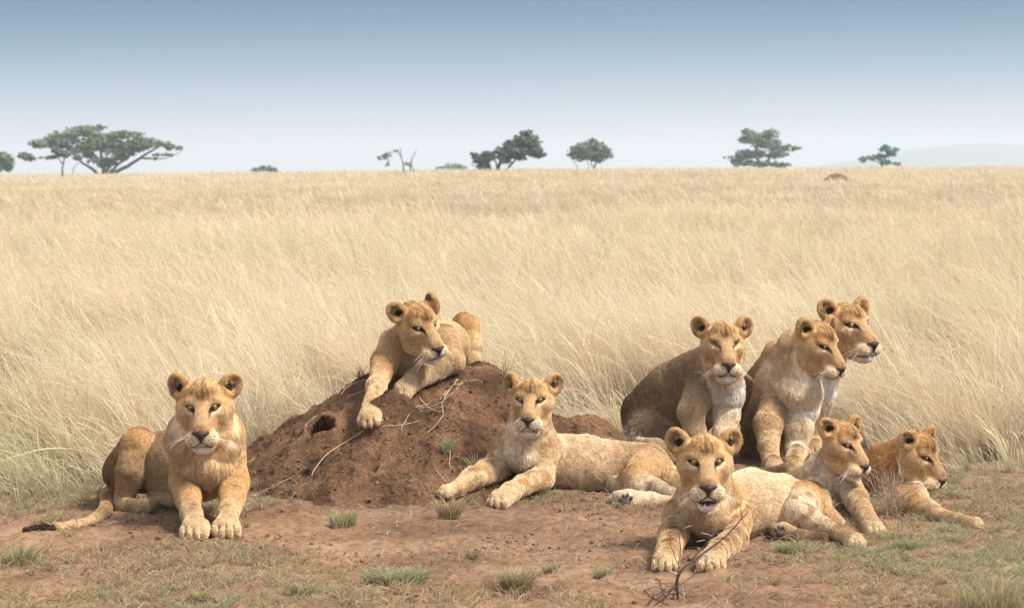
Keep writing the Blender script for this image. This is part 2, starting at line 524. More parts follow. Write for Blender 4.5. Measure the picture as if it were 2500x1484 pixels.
def tube_mesh(P, r, n=6):
    P = np.asarray(P, float); r = np.broadcast_to(np.asarray(r, float), (len(P),))
    tg = unit(np.gradient(P, axis=0)); ref = T([0.31, .22, .92])
    a = unit(np.cross(tg, ref)); b = np.cross(tg, a)
    th = np.linspace(0, 2 * math.pi, n, endpoint=False)
    V = P[:, None] + r[:, None, None] * (np.cos(th)[None, :, None] * a[:, None] + np.sin(th)[None, :, None] * b[:, None])
    V = V.reshape(-1, 3); k = len(P); F = []
    for i in range(k - 1):
        for j in range(n):
            F.append((i * n + j, i * n + (j + 1) % n, (i + 1) * n + (j + 1) % n, (i + 1) * n + j))
    V = np.concatenate([V, P[:1], P[-1:]])
    for j in range(n):
        F.append((j, len(V) - 2, len(V) - 2, (j + 1) % n)); F.append(((k - 1) * n + j, (k - 1) * n + (j + 1) % n, len(V) - 1, len(V) - 1))
    return V, np.array(F)

def tri_mesh(name, V, F):
    """faces as tuples, degenerate quads become triangles"""
    m = bpy.data.meshes.new(name)
    m.from_pydata([tuple(v) for v in V], [], [tuple(dict.fromkeys(int(i) for i in f)) for f in F])
    m.update(); return m

def uv_ball(c, r, M, n=20, m=12):
    V = []
    for i in range(m + 1):
        p = math.pi * i / m
        for j in range(n):
            a = 2 * math.pi * j / n
            V.append((math.sin(p) * math.cos(a), math.cos(p), math.sin(p) * math.sin(a)))
    V = np.array(V); F = []
    for i in range(m):
        for j in range(n):
            F.append((i * n + j, i * n + (j + 1) % n, (i + 1) * n + (j + 1) % n, (i + 1) * n + j))
    return c + (V * r) @ M.T, np.array(F), V

def build_lion(spec):
    s = spec.get('s', 1.0) * .97
    hx, hy, hY = spec['head']
    yaw, pitch, roll = spec['turn']
    M = rot_head(yaw, pitch, roll)
    O = at(hx, hy, hY)
    sol = Solid()
    base_k = spec.get('k', .035)
    contact = []
    toes = []
    # body chains
    for ch in spec['chains']:
        pts = ch['p']; k = ch.get('k', base_k); prev = None
        for i, q in enumerate(pts):
            px, py, Y, r = q[:4]
            cc = np.append(CODE[q[4]], ch.get('spot', 1 if 'paw' in ch else 0)) if len(q) > 4 else prev[2]
            ln = q[5] if len(q) > 5 else (prev[3] if prev else .0105)
            if r < 45 and not ch.get('lie'): r = r - 2.2
            rm = r * Y / FPX; lift = spec.get('lift', 1); P = at_ground(px, py, Y, rm * .92, (-.5, .5)) if ch.get('lie') else at_above(px, py, Y, rm * .80 * lift) if r < 30 and not ch.get('free') else at(px, py, Y)
            if prev is not None:
                sol.cone(prev[0], P, prev[1], rm, k if i == 1 else .02, prev[2], cc, prev[3], ln)
            prev = (P, rm, cc, ln)
        if 'paw' in ch:
            px, py, Y, r, ang = ch['paw'][:5]; r = r * .91; tilt = ch['paw'][5] if len(ch['paw']) > 5 else 0
            rm = r * Y / FPX; c = at_ground(px, py, Y, rm * .66 * spec.get('lift', 1))
            f = T([math.sin(R(ang)), -math.cos(R(ang)), 0]) * math.cos(R(tilt)) + T([0, 0, -math.sin(R(tilt))])
            sd = unit(np.cross(f, [0, 0, 1])); up = np.cross(sd, f)
            MM = np.stack([sd, f, up], 1)
            pc = CODE[ch.get('pc', 'P')]
            sol.cone(prev[0], c, prev[1], rm * .78, .02, prev[2], pc, prev[3], .010)
            sol.ell(c, T([1.0, 1.05, .74]) * rm, MM, .02, pc, .010, f)
            for j, o in enumerate((-.72, -.26, .26, .72)):
                tc = c + sd * o * rm * 1.02 + f * rm * (.74 if j in (1, 2) else .50) - up * rm * .18
                sol.ell(tc, T([.30, .48, .46]) * rm, MM, .007, pc * 1.05, .009, f * .6 - up)
                toes.append((tc + f * rm * .44 - up * rm * .2, f, up, rm, sd))
                # notch between toes
            for o in (-.50, 0, .50):
                nc = c + sd * o * rm * 1.02 + f * rm * 1.05 + up * rm * .10
                sol.ell(nc, T([.035, .42, .34]) * rm, MM, .006, carve=True)
            contact.append(c)
    org, w = add_head(sol, O, M, s, spec.get('ears', (0, 0)), spec.get('fat', 1.0), T(spec.get('shape', (1, 1, 1)), dtype=float), spec.get('gape', 0), spec.get('closed', False))
    # bounding, mesh
    h = .0065 if not QUICK else .010
    V, F = sol.mesh(h)
    C, Ln, Fl = sol.attrs(V); SP = C[:, 3]; C = C[:, :3]
    nrm = sol.grad(V)
    hm = sstep(.17, .27, np.linalg.norm((V - org) @ M / s - T([0, .05, -.03]), axis=1))
    V = V + nrm * (hm * ((fbm(V, 9, 51, 2) - .5) * .016 + (fbm(V * T([1, 1, .7]), 26, 57, 2) - .5) * .009))[:, None]
    fx, _, _ = (None,) * 3
    e = empty('lion', (float(O[0]), float(O[1]), 0.0), spec['label'], 'lion', spec.get('group'))
    spots = spec.get('spots', .5); dirt = spec.get('dirt', .3); gold = spec.get('gold', 0)
    def coat(P, C, Ln, N, SP):
        inb = noise(P, 7, 11)
        # belly and underside of a lion are cream
        belly = sstep(.15, .85, -N[:, 2]) * .45
        C = C * (1 - belly[:, None]) + CRM * belly[:, None]
        sp = sstep(.54, .68, noise(P, 27, 21))
        lum = C.sum(1)
        leg = sstep(1.1, 1.5, lum)
        mk = (sp * leg * spots * .8 * np.clip(SP, 0, 1))[:, None]; C = C * (1 - mk) + T([.43, .225, .085]) * mk
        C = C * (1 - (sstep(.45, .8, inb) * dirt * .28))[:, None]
        C = C * (1 + (fbm(P, 60, 31, 2) - .5)[:, None] * .35)
        return C
    # body mesh colour
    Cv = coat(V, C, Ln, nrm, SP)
    Cv, _, _, _, _ = face_paint(V, Cv, Ln, org, M, s, spec.get('marks', 1), gold, spec.get('ears', (0, 0)), spec.get('gape', 0), bool(spec.get('closed')))
    me = mesh_from('lion_body', V, F)
    if len(me.vertices) == len(V):
        vn = np.empty(len(V) * 3, np.float32); me.vertices.foreach_get('normal', vn); vn = vn.reshape(-1, 3)
        nrm = unit(np.where(((vn * nrm).sum(1) > 0)[:, None], vn, nrm))
    vcol(me, 'coat', (Cv * .62).clip(.01, .9))  # skin under the fur darkened so gaps between hairs read as shaded depth
    link('body', me, M_body, e)
    # ---- fur
    tri = np.concatenate([F[:, [0, 1, 2]], F[:, [0, 2, 3]]])
    a, b, c = V[tri[:, 0]], V[tri[:, 1]], V[tri[:, 2]]
    cr = np.cross(b - a, c - a); ar = np.linalg.norm(cr, axis=1) / 2
    cen = (a + b + c) / 3
    fn = nrm[tri[:, 0]]
    view = unit(T([0, 0, EYE]) - cen); fac = (fn * view).sum(1)
    ql = (cen - org) @ M / s
    headm = (np.linalg.norm(ql - T([0, .05, -.03]), axis=1) < .20)
    dens = np.where(headm, 3.0, 1.0) * np.where(fac < -.25, .3, 1.0)
    wgt = ar * dens; tot = wgt.sum()
    n = int(tot * 1.5 * spec.get('dens', 85000) * (1 if not QUICK else .35))
    cs = np.cumsum(wgt) / tot
    ti = np.searchsorted(cs, rng.random(n)).clip(0, len(tri) - 1)
    u, v = rng.random(n), rng.random(n); sw = u + v > 1; u[sw], v[sw] = 1 - u[sw], 1 - v[sw]
    W = np.stack([1 - u - v, u, v], 1)
    lerp = lambda A: (A[tri[ti]] * (W[:, :, None] if A.ndim == 2 else W)).sum(1)
    P = lerp(V); Nn = unit(lerp(nrm)); Cc = lerp(C); L = lerp(Ln); FL = lerp(Fl)
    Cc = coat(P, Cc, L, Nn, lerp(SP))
    Cc, L, q, inh, hole = face_paint(P, Cc, L, org, M, s, spec.get('marks', 1), gold, spec.get('ears', (0, 0)), spec.get('gape', 0), bool(spec.get('closed')))
    keep = ~hole
    P, Nn, Cc, L, FL, q = P[keep], Nn[keep], Cc[keep], L[keep], FL[keep], q[keep]
    n = len(P)
    tn = FL - Nn * (FL * Nn).sum(1, keepdims=True)
    # loose clumping direction
    jit = np.stack([noise(P, 26, 41 + i) - .5 for i in range(3)], 1) * 1.1 + rng.normal(0, .18, (n, 3))
    g = T([0, 0, -.35])
    longf = sstep(.02, .05, L)
    d = unit(Nn * (.34 - .08 * longf)[:, None] + unit(tn) * .9 + jit * .34 + g * (1 + 1.6 * longf)[:, None])
    d = unit(d + Nn * np.maximum(.27 - (d * Nn).sum(1), 0)[:, None] * 1.2)
    L = L * rng.uniform(.7, 1.25, n)
    base = P - Nn * .0005
    k4 = np.linspace(0, 1, 4)
    bend = unit(tn) * .30 + (g - Nn * np.minimum((Nn * g).sum(1), 0)[:, None]) * (.2 + 1.1 * longf)[:, None]
    PP = base[:, None] + d[:, None] * (L[:, None] * k4)[:, :, None] + bend[:, None] * (L[:, None] * k4 ** 2 * .35)[:, :, None]
    r0 = np.where(L > .03, .0010, .00085)
    RR = r0[:, None] * rng.uniform(.7, 1.15, (n, 1)) * np.array([1, .9, .65, .15])[None]
    Cc = Cc * (1 + (fbm(P * T([1, 1, .45]), 130, 88, 2) - .5)[:, None] * .4) * rng.uniform(.80, 1.18, (n, 1))
    fl_ = (rng.random(n) < .08) & ~inh[keep]; Cc[fl_] = Cc[fl_] * T([.58, .52, .46])
    fur = curves_from('lion_fur', PP, RR, Cc.clip(.008, .95))
    link('fur', fur, M_fur, e)
    # ---- eyes
    if not spec.get('closed'):
        for sx in (-1, 1):
            cc = w((sx * .056, .0820, .0))
            Vb, Fb, L0 = uv_ball(cc, .0180 * s, M, 40, 24)
            gaze = unit(T([-sx * .05, 1, -.02])); ang = np.degrees(np.arccos(np.clip(L0 @ gaze, -1, 1)))
            iris = T([.25, .155, .055]); blk = T([.008, .007, .006])
            col = np.where(ang[:, None] < 14, blk, np.where(ang[:, None] < 43, iris, blk * 2))
            m = tri_mesh('lion_eye', Vb, Fb); vcol(m, 'coat', col); link('eye', m, M_eye, e)
    # ---- nose
    ns = Solid()
    def NE(c, r, k=.006, carve=False): ns.ell(w(c), T(r) * s, M, k * s, carve=carve)
    NE((0, .194, -.099), (.030, .016, .015), .006); NE((.025, .187, -.096), (.017, .015, .010)); NE((-.025, .187, -.096), (.017, .015, .010))
    ns.cone(w((0, .197, -.102)), w((0, .194, -.138)), .017 * s, .005 * s, .014 * s)
    for sx in (-1, 1): NE((sx * .022, .208, -.104), (.0085, .010, .0048), .003, True)
    Vn, Fn = ns.mesh(.003 * s)
    link('nose', mesh_from('lion_nose', Vn, Fn), M_nose, e)
    # ---- lips
    lp = []
    gape = spec.get('gape', 0)
    for t in np.linspace(-1, 1, 25):
        a = abs(t)
        lp.append(w((t * .062, .215 - .075 * a ** 1.7, -.160 + .002 * gape - .013 * math.sin(a * 1.9) - .002 * a + .004 * (a < .1))))
    lp = sol.project(np.array(lp), 4); lp = lp + sol.grad(lp) * .004 * s
    Vt, Ft = tube_mesh(lp, (.0027 if not gape else .0035) * s * (1 - .5 * np.abs(np.linspace(-1, 1, 25)) ** 4))
    link('lips', tri_mesh('lion_lips', Vt, Ft), M_lip, e)
    st = sol.project(np.array([w((0, .215, z)) for z in np.linspace(-.132, -.161, 6)]), 4)
    Vt, Ft = tube_mesh(st, .0020 * s)
    link('philtrum', tri_mesh('lion_philtrum', Vt, Ft), M_lip, e)
    if gape:
        ms = Solid()
        ms.ell(w((0, .140, -.178)), T([.042, .036, .018]) * s, M, .01)
        Vn, Fn = ms.mesh(.003); link('mouth', mesh_from('lion_mouth', Vn, Fn), M_lip, e)
        ts = Solid(); ts.ell(w((-.018, .160, -.184)), T([.016, .016, .007]) * s, M, .01)
        Vn, Fn = ts.mesh(.0025); link('tongue', mesh_from('lion_tongue', Vn, Fn), M_tongue, e)
        ts = Solid(); ts.cone(w((.014, .172, -.198)), w((.014, .176, -.178)), .0050 * s, .0018 * s)
        Vn, Fn = ts.mesh(.002); link('tooth', mesh_from('lion_tooth', Vn, Fn), M_tooth, e)
    if spec.get('closed'):
        for sx in (-1, 1):
            ep = np.array([w((sx * (.060 + .022 * t), .105, .0 + .010 * t * 1.0 - .003 * (1 - t * t))) for t in np.linspace(-1, 1, 12)])
            ep = sol.project(ep, 5); ep = ep + sol.grad(ep) * .0045
            Vt, Ft = tube_mesh(ep, .0030 * s * (1 - .6 * np.abs(np.linspace(-1, 1, 12)) ** 3)); link('eyelid', tri_mesh('lion_eyelid', Vt, Ft), M_lip, e)
    # ---- whiskers
    wp = []
    for sx in (-1, 1):
        for i in range(9):
            st_ = T([sx * rng.uniform(.045, .068), rng.uniform(.135, .165), rng.uniform(-.150, -.115)])
            dr = unit(T([sx * 1.0, rng.uniform(-.35, .35), rng.uniform(-.45, .1)])); Lw = rng.uniform(.06, .12)
            wp.append([w(st_ + dr * Lw * t + T([0, 0, -.035]) * t * t) for t in np.linspace(0, 1, 6)])
    wp = np.array(wp)
    wh = curves_from('lion_whiskers', wp, np.tile(np.linspace(.00060, .00018, 6), (len(wp), 1)), np.tile(T([.85, .80, .72]), (len(wp), 1)))
    link('whiskers', wh, M_fur, e)
    # claws as dark slits between toes
    for tc, f, up, rm, sd in toes[:0]:
        pass
    # bare pads on soles turned to us
    for px, py, Y, r, ang in spec.get('pads', ()):
        yy = np.linspace(Y - .5, Y + .7, 240); hit = np.where(sol.ev(at(px, py, yy)) < 0)[0]; Y = yy[hit[0]] - .004 if len(hit) else Y
        ps = Solid(); r = r * Y / FPX
        ca, sa = math.cos(R(ang)), math.sin(R(ang))
        c0 = at(px, py, Y)
        off = lambda u_, v_: c0 + T([u_ * ca - v_ * sa, -.006, u_ * sa + v_ * ca]) * T([r, 1, r])
        ps.ell(off(0, -.30), T([.55, .28, .38]) * r, None, .01)
        for u_, v_ in ((-.62, .15), (-.22, .50), (.25, .50), (.62, .15)): ps.ell(off(u_, v_), T([.20, .22, .25]) * r, None, .003)
        Vn, Fn = ps.mesh(.004); link('paw_pads', mesh_from('lion_paw_pads', Vn, Fn), M_pad, e)
    if 'tuft' in spec:
        pts = [at_ground(*p[:3], .020) for p in spec['tuft']]; nT = 2600
        t = rng.random(nT); idx = t * (len(pts) - 1)
        base = np.array([np.interp(idx, range(len(pts)), [p[i] for p in pts]) for i in range(3)]).T
        dr = unit(pts[-1] - pts[0])
        dd = unit(dr + rng.normal(0, .20, (nT, 3)))
        base = base + rng.normal(0, .005, (nT, 3)) * (1.2 - t[:, None])
        LL = rng.uniform(.032, .060, nT) * (1.15 - .45 * t)
        PP = base[:, None] + dd[:, None] * (LL[:, None] * k4)[:, :, None]
        PP[:, :, 2] = np.maximum(PP[:, :, 2], gz(PP[:, :, 0], PP[:, :, 1]) + .004)
        link('tail_tuft', curves_from('lion_tail_tuft', PP, np.tile([.0016, .0014, .0011, .0004], (nT, 1)), DBR * .45 * rng.uniform(.5, 1.5, (nT, 1))), M_fur, e)
    return e, sol
LIONS = []
# 1 young male facing the camera, left of the mound
LIONS.append(dict(label='young male lion with a short ruff lying at far left, its dark tail tuft outstretched', s=1.04, head=(495, 994, 12.28), turn=(0, -8, -1), fat=1.12,
  spots=.55, dirt=.3, marks=1.0, dens=90000, group='pride of lions resting round the mound', chains=[
  dict(p=[(505, 1040, 12.5, 62, 'G', .045), (512, 1125, 12.55, 72, 'G', .035), (500, 1150, 12.75, 66, 'T', .014), (420, 1128, 12.95, 74, 'B'), (345, 1128, 13.1, 70, 'B'), (305, 1150, 13.2, 52, 'B')]),
  dict(p=[(500, 1000, 12.45, 62, 'G', .04), (500, 1060, 12.46, 82, 'T', .065), (505, 1115, 12.44, 62, 'T', .05)], k=.05),
  dict(p=[(468, 1115, 12.55, 50, 'T'), (452, 1175, 12.48, 38, 'G'), (458, 1215, 12.3, 31, 'G'), (468, 1255, 12.14, 26, 'P')], paw=(477, 1287, 12.0, 37, -2, 8)),
  dict(p=[(548, 1115, 12.55, 50, 'T'), (570, 1175, 12.48, 38, 'G'), (568, 1215, 12.3, 32, 'G'), (556, 1255, 12.14, 27, 'P')], paw=(554, 1283, 12.0, 37, 2, 8)),
  dict(p=[(300, 1150, 13.05, 50, 'B'), (338, 1080, 12.92, 40, 'G'), (322, 1150, 12.88, 38, 'B'), (302, 1218, 12.92, 24, 'B'), (303, 1232, 12.88, 21, 'T'), (345, 1236, 12.75, 19, 'P')], k=.02, paw=(388, 1228, 12.68, 24, 62, 0)),
  dict(p=[(380, 1205, 12.95, 22, 'C'), (430, 1215, 12.8, 20, 'T')], k=.02),
  dict(p=[(280, 1180, 13.15, 26, 'B'), (263, 1210, 13.1, 16, 'T', .01), (258, 1245, 12.95, 14, 'T'), (228, 1268, 12.78, 10, 'T'), (180, 1281, 12.66, 8, 'T'), (140, 1286, 12.6, 8, 'T'), (118, 1288, 12.55, 8, 'B'), (80, 1291, 12.5, 7, 'K')], k=.02, lie=1)],
  tuft=[(132, 1287, 12.55), (105, 1289, 12.5), (72, 1292, 12.47)]))
# 2 on top of the mound
LIONS.append(dict(label='lioness lying on top of the termite mound, head turned right, paw hanging down', lift=1.5, fat=.98, s=.99, head=(1040, 796, 14.22), shape=(.97, 1.0, 1.0), turn=(34, -14, -11), ears=(2.0, 0),
  spots=.6, dirt=.25, dens=85000, group='pride of lions resting round the mound', chains=[
  dict(p=[(1000, 815, 14.45, 44, 'G', .015), (985, 862, 14.5, 52, 'T'), (1050, 848, 14.8, 62, 'T'), (1086, 840, 15.1, 56, 'T'), (1118, 840, 15.3, 40, 'T')]),
  dict(p=[(955, 830, 14.45, 30, 'T'), (940, 885, 14.35, 34, 'G'), (918, 945, 14.15, 26, 'P'), (908, 985, 14.02, 22, 'P')], paw=(903, 1013, 13.9, 30, -12, 30)),
  dict(p=[(1080, 830, 14.7, 42, 'T'), (1105, 878, 14.62, 32, 'T'), (1060, 905, 14.48, 27, 'B'), (1015, 925, 14.36, 26, 'P')], k=.015, paw=(988, 948, 14.24, 31, -35, 20)),
  dict(p=[(1118, 836, 15.3, 36, 'G'), (1136, 799, 15.25, 36, 'G'), (1149, 850, 15.2, 28, 'P'), (1156, 915, 15.1, 20, 'P')], k=.010, spot=1, free=1)]))
# 3 lying in front of the mound
LIONS.append(dict(label='pale lioness lying on her side in the middle, front legs stretched out to the left', fat=.99, s=.94, head=(1295, 976, 13.25), shape=(.98, 1, .98), turn=(-8, -2, 0), ears=(.1, .35),
  spots=.75, dirt=.2, dens=85000, group='pride of lions resting round the mound', chains=[
  dict(p=[(1292, 1010, 13.42, 46, 'T', .018), (1296, 1075, 13.5, 60, 'T', .02), (1320, 1118, 13.6, 62, 'M'), (1425, 1130, 13.72, 66, 'M'), (1510, 1135, 13.8, 55, 'T'), (1580, 1142, 13.8, 55, 'T'), (1625, 1168, 13.8, 42, 'T')]),
  dict(p=[(1280, 1050, 13.4, 42, 'C', .035), (1272, 1105, 13.38, 40, 'C', .03)], k=.04),
  dict(p=[(1248, 1080, 13.5, 40, 'T'), (1215, 1138, 13.42, 36, 'P'), (1155, 1165, 13.42, 27, 'P'), (1118, 1190, 13.45, 20, 'P')], paw=(1093, 1198, 13.45, 23, -50, 0)),
  dict(p=[(1328, 1100, 13.45, 44, 'T'), (1325, 1165, 13.35, 30, 'P'), (1275, 1183, 13.2, 26, 'P'), (1245, 1202, 13.1, 23, 'P')], paw=(1222, 1218, 13.02, 31, -30, 5)),
  dict(p=[(1585, 1135, 13.65, 46, 'T'), (1545, 1165, 13.45, 30, 'G'), (1595, 1187, 13.4, 24, 'C'), (1650, 1212, 13.35, 18, 'C')], k=.015, spot=1),
  dict(p=[(1502, 1182, 13.55, 24, 'C'), (1555, 1190, 13.5, 26, 'C')], k=.05),
  dict(p=[(1650, 1222, 13.35, 14, 'T'), (1590, 1219, 13.2, 19, 'C'), (1535, 1218, 13.15, 25, 'C'), (1516, 1217, 13.15, 23, 'P')], k=.01),
  dict(p=[(1522, 1206, 13.1, 13, 'P'), (1504, 1207, 13.1, 10, 'P')], k=.004), dict(p=[(1518, 1215, 13.05, 13, 'P'), (1498, 1217, 13.05, 10, 'P')], k=.004), dict(p=[(1520, 1226, 13.05, 13, 'P'), (1502, 1229, 13.05, 10, 'P')], k=.004)],
  pads=[(1528, 1220, 13.02, 22, 8)]))
# 4 sitting, eyes shut
LIONS.append(dict(label='dark brown backed young lion sitting upright with its eyes closed', s=1.03, head=(1771, 839, 14.55), shape=(1.0, 1.0, 1.04), turn=(5, -4, 1), ears=(.05, .1), closed=True,
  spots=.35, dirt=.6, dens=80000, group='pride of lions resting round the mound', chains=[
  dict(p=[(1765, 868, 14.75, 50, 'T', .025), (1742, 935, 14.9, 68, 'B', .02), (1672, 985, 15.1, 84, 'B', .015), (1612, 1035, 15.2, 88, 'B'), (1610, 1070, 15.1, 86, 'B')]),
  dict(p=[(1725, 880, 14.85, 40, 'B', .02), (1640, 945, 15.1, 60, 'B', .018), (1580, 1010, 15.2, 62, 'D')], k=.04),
  dict(p=[(1768, 900, 14.65, 44, 'C', .04), (1775, 960, 14.7, 40, 'W', .03), (1760, 1010, 14.8, 36, 'C', .02)], k=.04),
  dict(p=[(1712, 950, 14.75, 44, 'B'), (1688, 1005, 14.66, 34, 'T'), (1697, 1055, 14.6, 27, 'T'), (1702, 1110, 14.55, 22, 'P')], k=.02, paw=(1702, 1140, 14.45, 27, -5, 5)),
  dict(p=[(1782, 940, 14.75, 38, 'C'), (1775, 1010, 14.7, 33, 'C'), (1765, 1060, 14.65, 27, 'C'), (1765, 1110, 14.6, 22, 'P')], k=.02, paw=(1765, 1138, 14.5, 27, 5, 5)),
  dict(p=[(1640, 1110, 14.55, 24, 'T'), (1600, 1088, 14.6, 18, 'P'), (1560, 1078, 14.65, 13, 'P')], k=.02)]))
# 5 sitting, profile
LIONS.append(dict(label='sandy young lion sitting upright, shaggy white neck, gazing right, in front of another', s=.98, head=(2024, 844, 14.72), shape=(.96, 1.0, .98), turn=(46, -19, -2), ears=(-.6, .1),
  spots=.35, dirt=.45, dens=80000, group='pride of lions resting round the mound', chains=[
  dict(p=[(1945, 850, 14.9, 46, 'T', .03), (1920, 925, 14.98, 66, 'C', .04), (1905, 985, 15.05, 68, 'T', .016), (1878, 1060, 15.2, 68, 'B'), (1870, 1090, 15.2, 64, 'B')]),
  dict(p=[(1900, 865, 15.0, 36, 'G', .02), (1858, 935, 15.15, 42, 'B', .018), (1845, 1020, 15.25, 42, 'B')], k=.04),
  dict(p=[(1960, 880, 14.85, 40, 'C', .045), (1955, 945, 14.85, 46, 'C', .06), (1960, 990, 14.85, 36, 'W', .05)], k=.04),
  dict(p=[(1895, 985, 14.9, 42, 'T', .02), (1875, 1035, 14.78, 34, 'T'), (1876, 1085, 14.7, 27, 'P'), (1884, 1125, 14.66, 21, 'P')], k=.02, paw=(1893, 1143, 14.55, 26, 20, 5)),
  dict(p=[(1960, 985, 14.9, 38, 'C', .02), (1950, 1045, 14.82, 36, 'C'), (1943, 1095, 14.8, 27, 'C'), (1938, 1130, 14.76, 20, 'P')], k=.02, paw=(1945, 1145, 14.68, 26, 25, 5))]))
# 6 behind
LIONS.append(dict(label='white chinned lioness sitting rearmost and tallest at right, behind the sandy sitting lion', fat=.96, s=1.10, head=(2095, 792, 15.35), shape=(.97, 1.02, 1.0), turn=(33, -2, -1), ears=(-.6, .15),
  spots=.2, dirt=.15, gold=.5, dens=80000, group='pride of lions resting round the mound', chains=[
  dict(p=[(2040, 815, 15.55, 48, 'G', .02), (2010, 885, 15.6, 48, 'C', .02), (1992, 950, 15.65, 46, 'W', .03), (1950, 1030, 15.95, 62, 'T'), (1935, 1080, 16.0, 58, 'T')]),
  dict(p=[(1990, 860, 15.7, 40, 'G', .015), (1950, 940, 15.9, 55, 'T'), (1935, 1040, 16.1, 55, 'T')], k=.04),
  dict(p=[(2015, 890, 15.5, 30, 'W', .025), (2002, 960, 15.5, 30, 'W', .02), (1985, 1020, 15.5, 25, 'G'), (1985, 1080, 15.45, 19, 'P')], k=.02, paw=(1990, 1095, 15.35, 22, 20, 5)),
  dict(p=[(1960, 980, 15.75, 36, 'T'), (1950, 1040, 15.6, 26, 'T'), (1950, 1085, 15.55, 19, 'P')], k=.02, paw=(1955, 1100, 15.45, 22, 20, 5))]))
# 7 front right, mouth open
LIONS.append(dict(label='young lion lying foremost, mouth half open, hind leg stretched to the right', s=.98, head=(1724, 1127, 11.3), turn=(0, -3, 0), fat=1.06, gape=1,
  spots=.8, dirt=.15, gold=.5, dens=90000, group='pride of lions resting round the mound', chains=[
  dict(p=[(1728, 1165, 11.5, 52, 'T', .03), (1728, 1235, 11.6, 80, 'G', .035), (1755, 1250, 11.75, 78, 'T', .015), (1835, 1232, 11.95, 84, 'M'), (1905, 1225, 12.1, 66, 'M'), (1965, 1235, 12.15, 52, 'G'), (2010, 1262, 12.1, 34, 'T')]),
  dict(p=[(1726, 1178, 11.45, 46, 'C', .035), (1722, 1245, 11.45, 54, 'T', .035)], k=.04),
  dict(p=[(1662, 1255, 11.55, 44, 'T', .018), (1645, 1300, 11.42, 36, 'P'), (1632, 1345, 11.15, 27, 'P')], k=.03, paw=(1624, 1369, 11.02, 35, -5, 5)),
  dict(p=[(1792, 1262, 11.6, 46, 'T', .018), (1795, 1315, 11.45, 31, 'P'), (1757, 1340, 11.22, 27, 'P')], k=.02, paw=(1735, 1368, 11.05, 37, 5, 5)),
  dict(p=[(1965, 1225, 12.0, 52, 'G'), (1945, 1252, 11.88, 44, 'C'), (2000, 1282, 11.75, 27, 'C'), (2050, 1303, 11.62, 17, 'P')], k=.015, paw=(2084, 1320, 11.5, 25, 25, 0)),
  dict(p=[(2010, 1312, 11.8, 15, 'D'), (1960, 1310, 11.8, 17, 'B'), (1912, 1297, 11.78, 22, 'P'), (1895, 1294, 11.8, 16, 'P')], k=.01)],  # lower hind leg, its shadow painted in as darker brown coat
  pads=[(1905, 1296, 11.66, 20, -5)]))
# 8 behind 7
LIONS.append(dict(label='lion cub with raised head turned right, lying between foremost lion and dry shrub', fat=.92, s=.84, head=(2082, 1085, 12.55), shape=(.98, .97, .97), turn=(42, -14, 0), ears=(-.6, .1),
  spots=.4, dirt=.35, dens=85000, group='pride of lions resting round the mound', chains=[
  dict(p=[(2045, 1105, 12.75, 38, 'T', .02), (2018, 1155, 12.82, 52, 'C', .018), (1998, 1190, 12.9, 62, 'T'), (1930, 1205, 13.2, 50, 'B'), (1880, 1190, 13.4, 44, 'B')]),
  dict(p=[(2050, 1125, 12.70, 34, 'C', .022), (2045, 1175, 12.70, 44, 'C', .022), (2030, 1205, 12.75, 44, 'C', .016)], k=.04),
  dict(p=[(1992, 1200, 12.75, 38, 'T'), (2005, 1248, 12.6, 27, 'P'), (2045, 1272, 12.45, 17, 'P')], k=.02),
  dict(p=[(2062, 1170, 12.72, 38, 'C'), (2088, 1215, 12.58, 32, 'P'), (2112, 1255, 12.35, 23, 'P')], k=.02, paw=(2130, 1284, 12.2, 28, 25, 15)),
  dict(p=[(1930, 1150, 13.2, 24, 'B'), (1880, 1150, 13.4, 14, 'B'), (1830, 1155, 13.5, 8, 'B')], k=.03)]))
# 9 far right
LIONS.append(dict(label='reddish young lion lying rightmost, half hidden by a dry leafless shrub', s=.87, head=(2272, 1115, 12.95), shape=(.98, .96, 1.0), turn=(49, -20, -2), ears=(-.6, .1),
  spots=.2, dirt=.5, marks=1.3, gold=-.5, dens=85000, group='pride of lions resting round the mound', chains=[
  dict(p=[(2228, 1112, 13.15, 40, 'O', .025), (2190, 1150, 13.25, 62, 'O', .02), (2155, 1180, 13.45, 66, 'B'), (2130, 1195, 13.7, 60, 'B')]),
  dict(p=[(2205, 1095, 13.2, 32, 'O', .02), (2160, 1125, 13.4, 42, 'O', .018), (2125, 1165, 13.6, 48, 'B')], k=.04),
  dict(p=[(2215, 1160, 13.1, 44, 'O', .025), (2215, 1205, 13.1, 40, 'G', .02)], k=.04),
  dict(p=[(2205, 1205, 13.1, 38, 'G'), (2230, 1238, 13.0, 26, 'G'), (2285, 1254, 12.75, 20, 'P'), (2335, 1268, 12.55, 15, 'P')], k=.02, paw=(2378, 1278, 12.4, 19, 60, 0)),
  dict(p=[(2230, 1180, 13.2, 34, 'C'), (2245, 1225, 13.3, 22, 'C'), (2290, 1245, 13.1, 15, 'C')], k=.02)]))
if QUICK and QUICK != 'all': LIONS = [LIONS[int(i) - 1] for i in QUICK.split(',')]
tick('sec0')
# ------------------------------------------------------------------ ground sheet
def grid_mesh(name, X, Y, Z):
    r, c = X.shape
    V = np.stack([X, Y, Z], -1).reshape(-1, 3)
    i = np.arange(r * c).reshape(r, c)
    F = np.stack([i[:-1, :-1], i[:-1, 1:], i[1:, 1:], i[1:, :-1]], -1).reshape(-1, 4)
    return mesh_from(name, V, F)

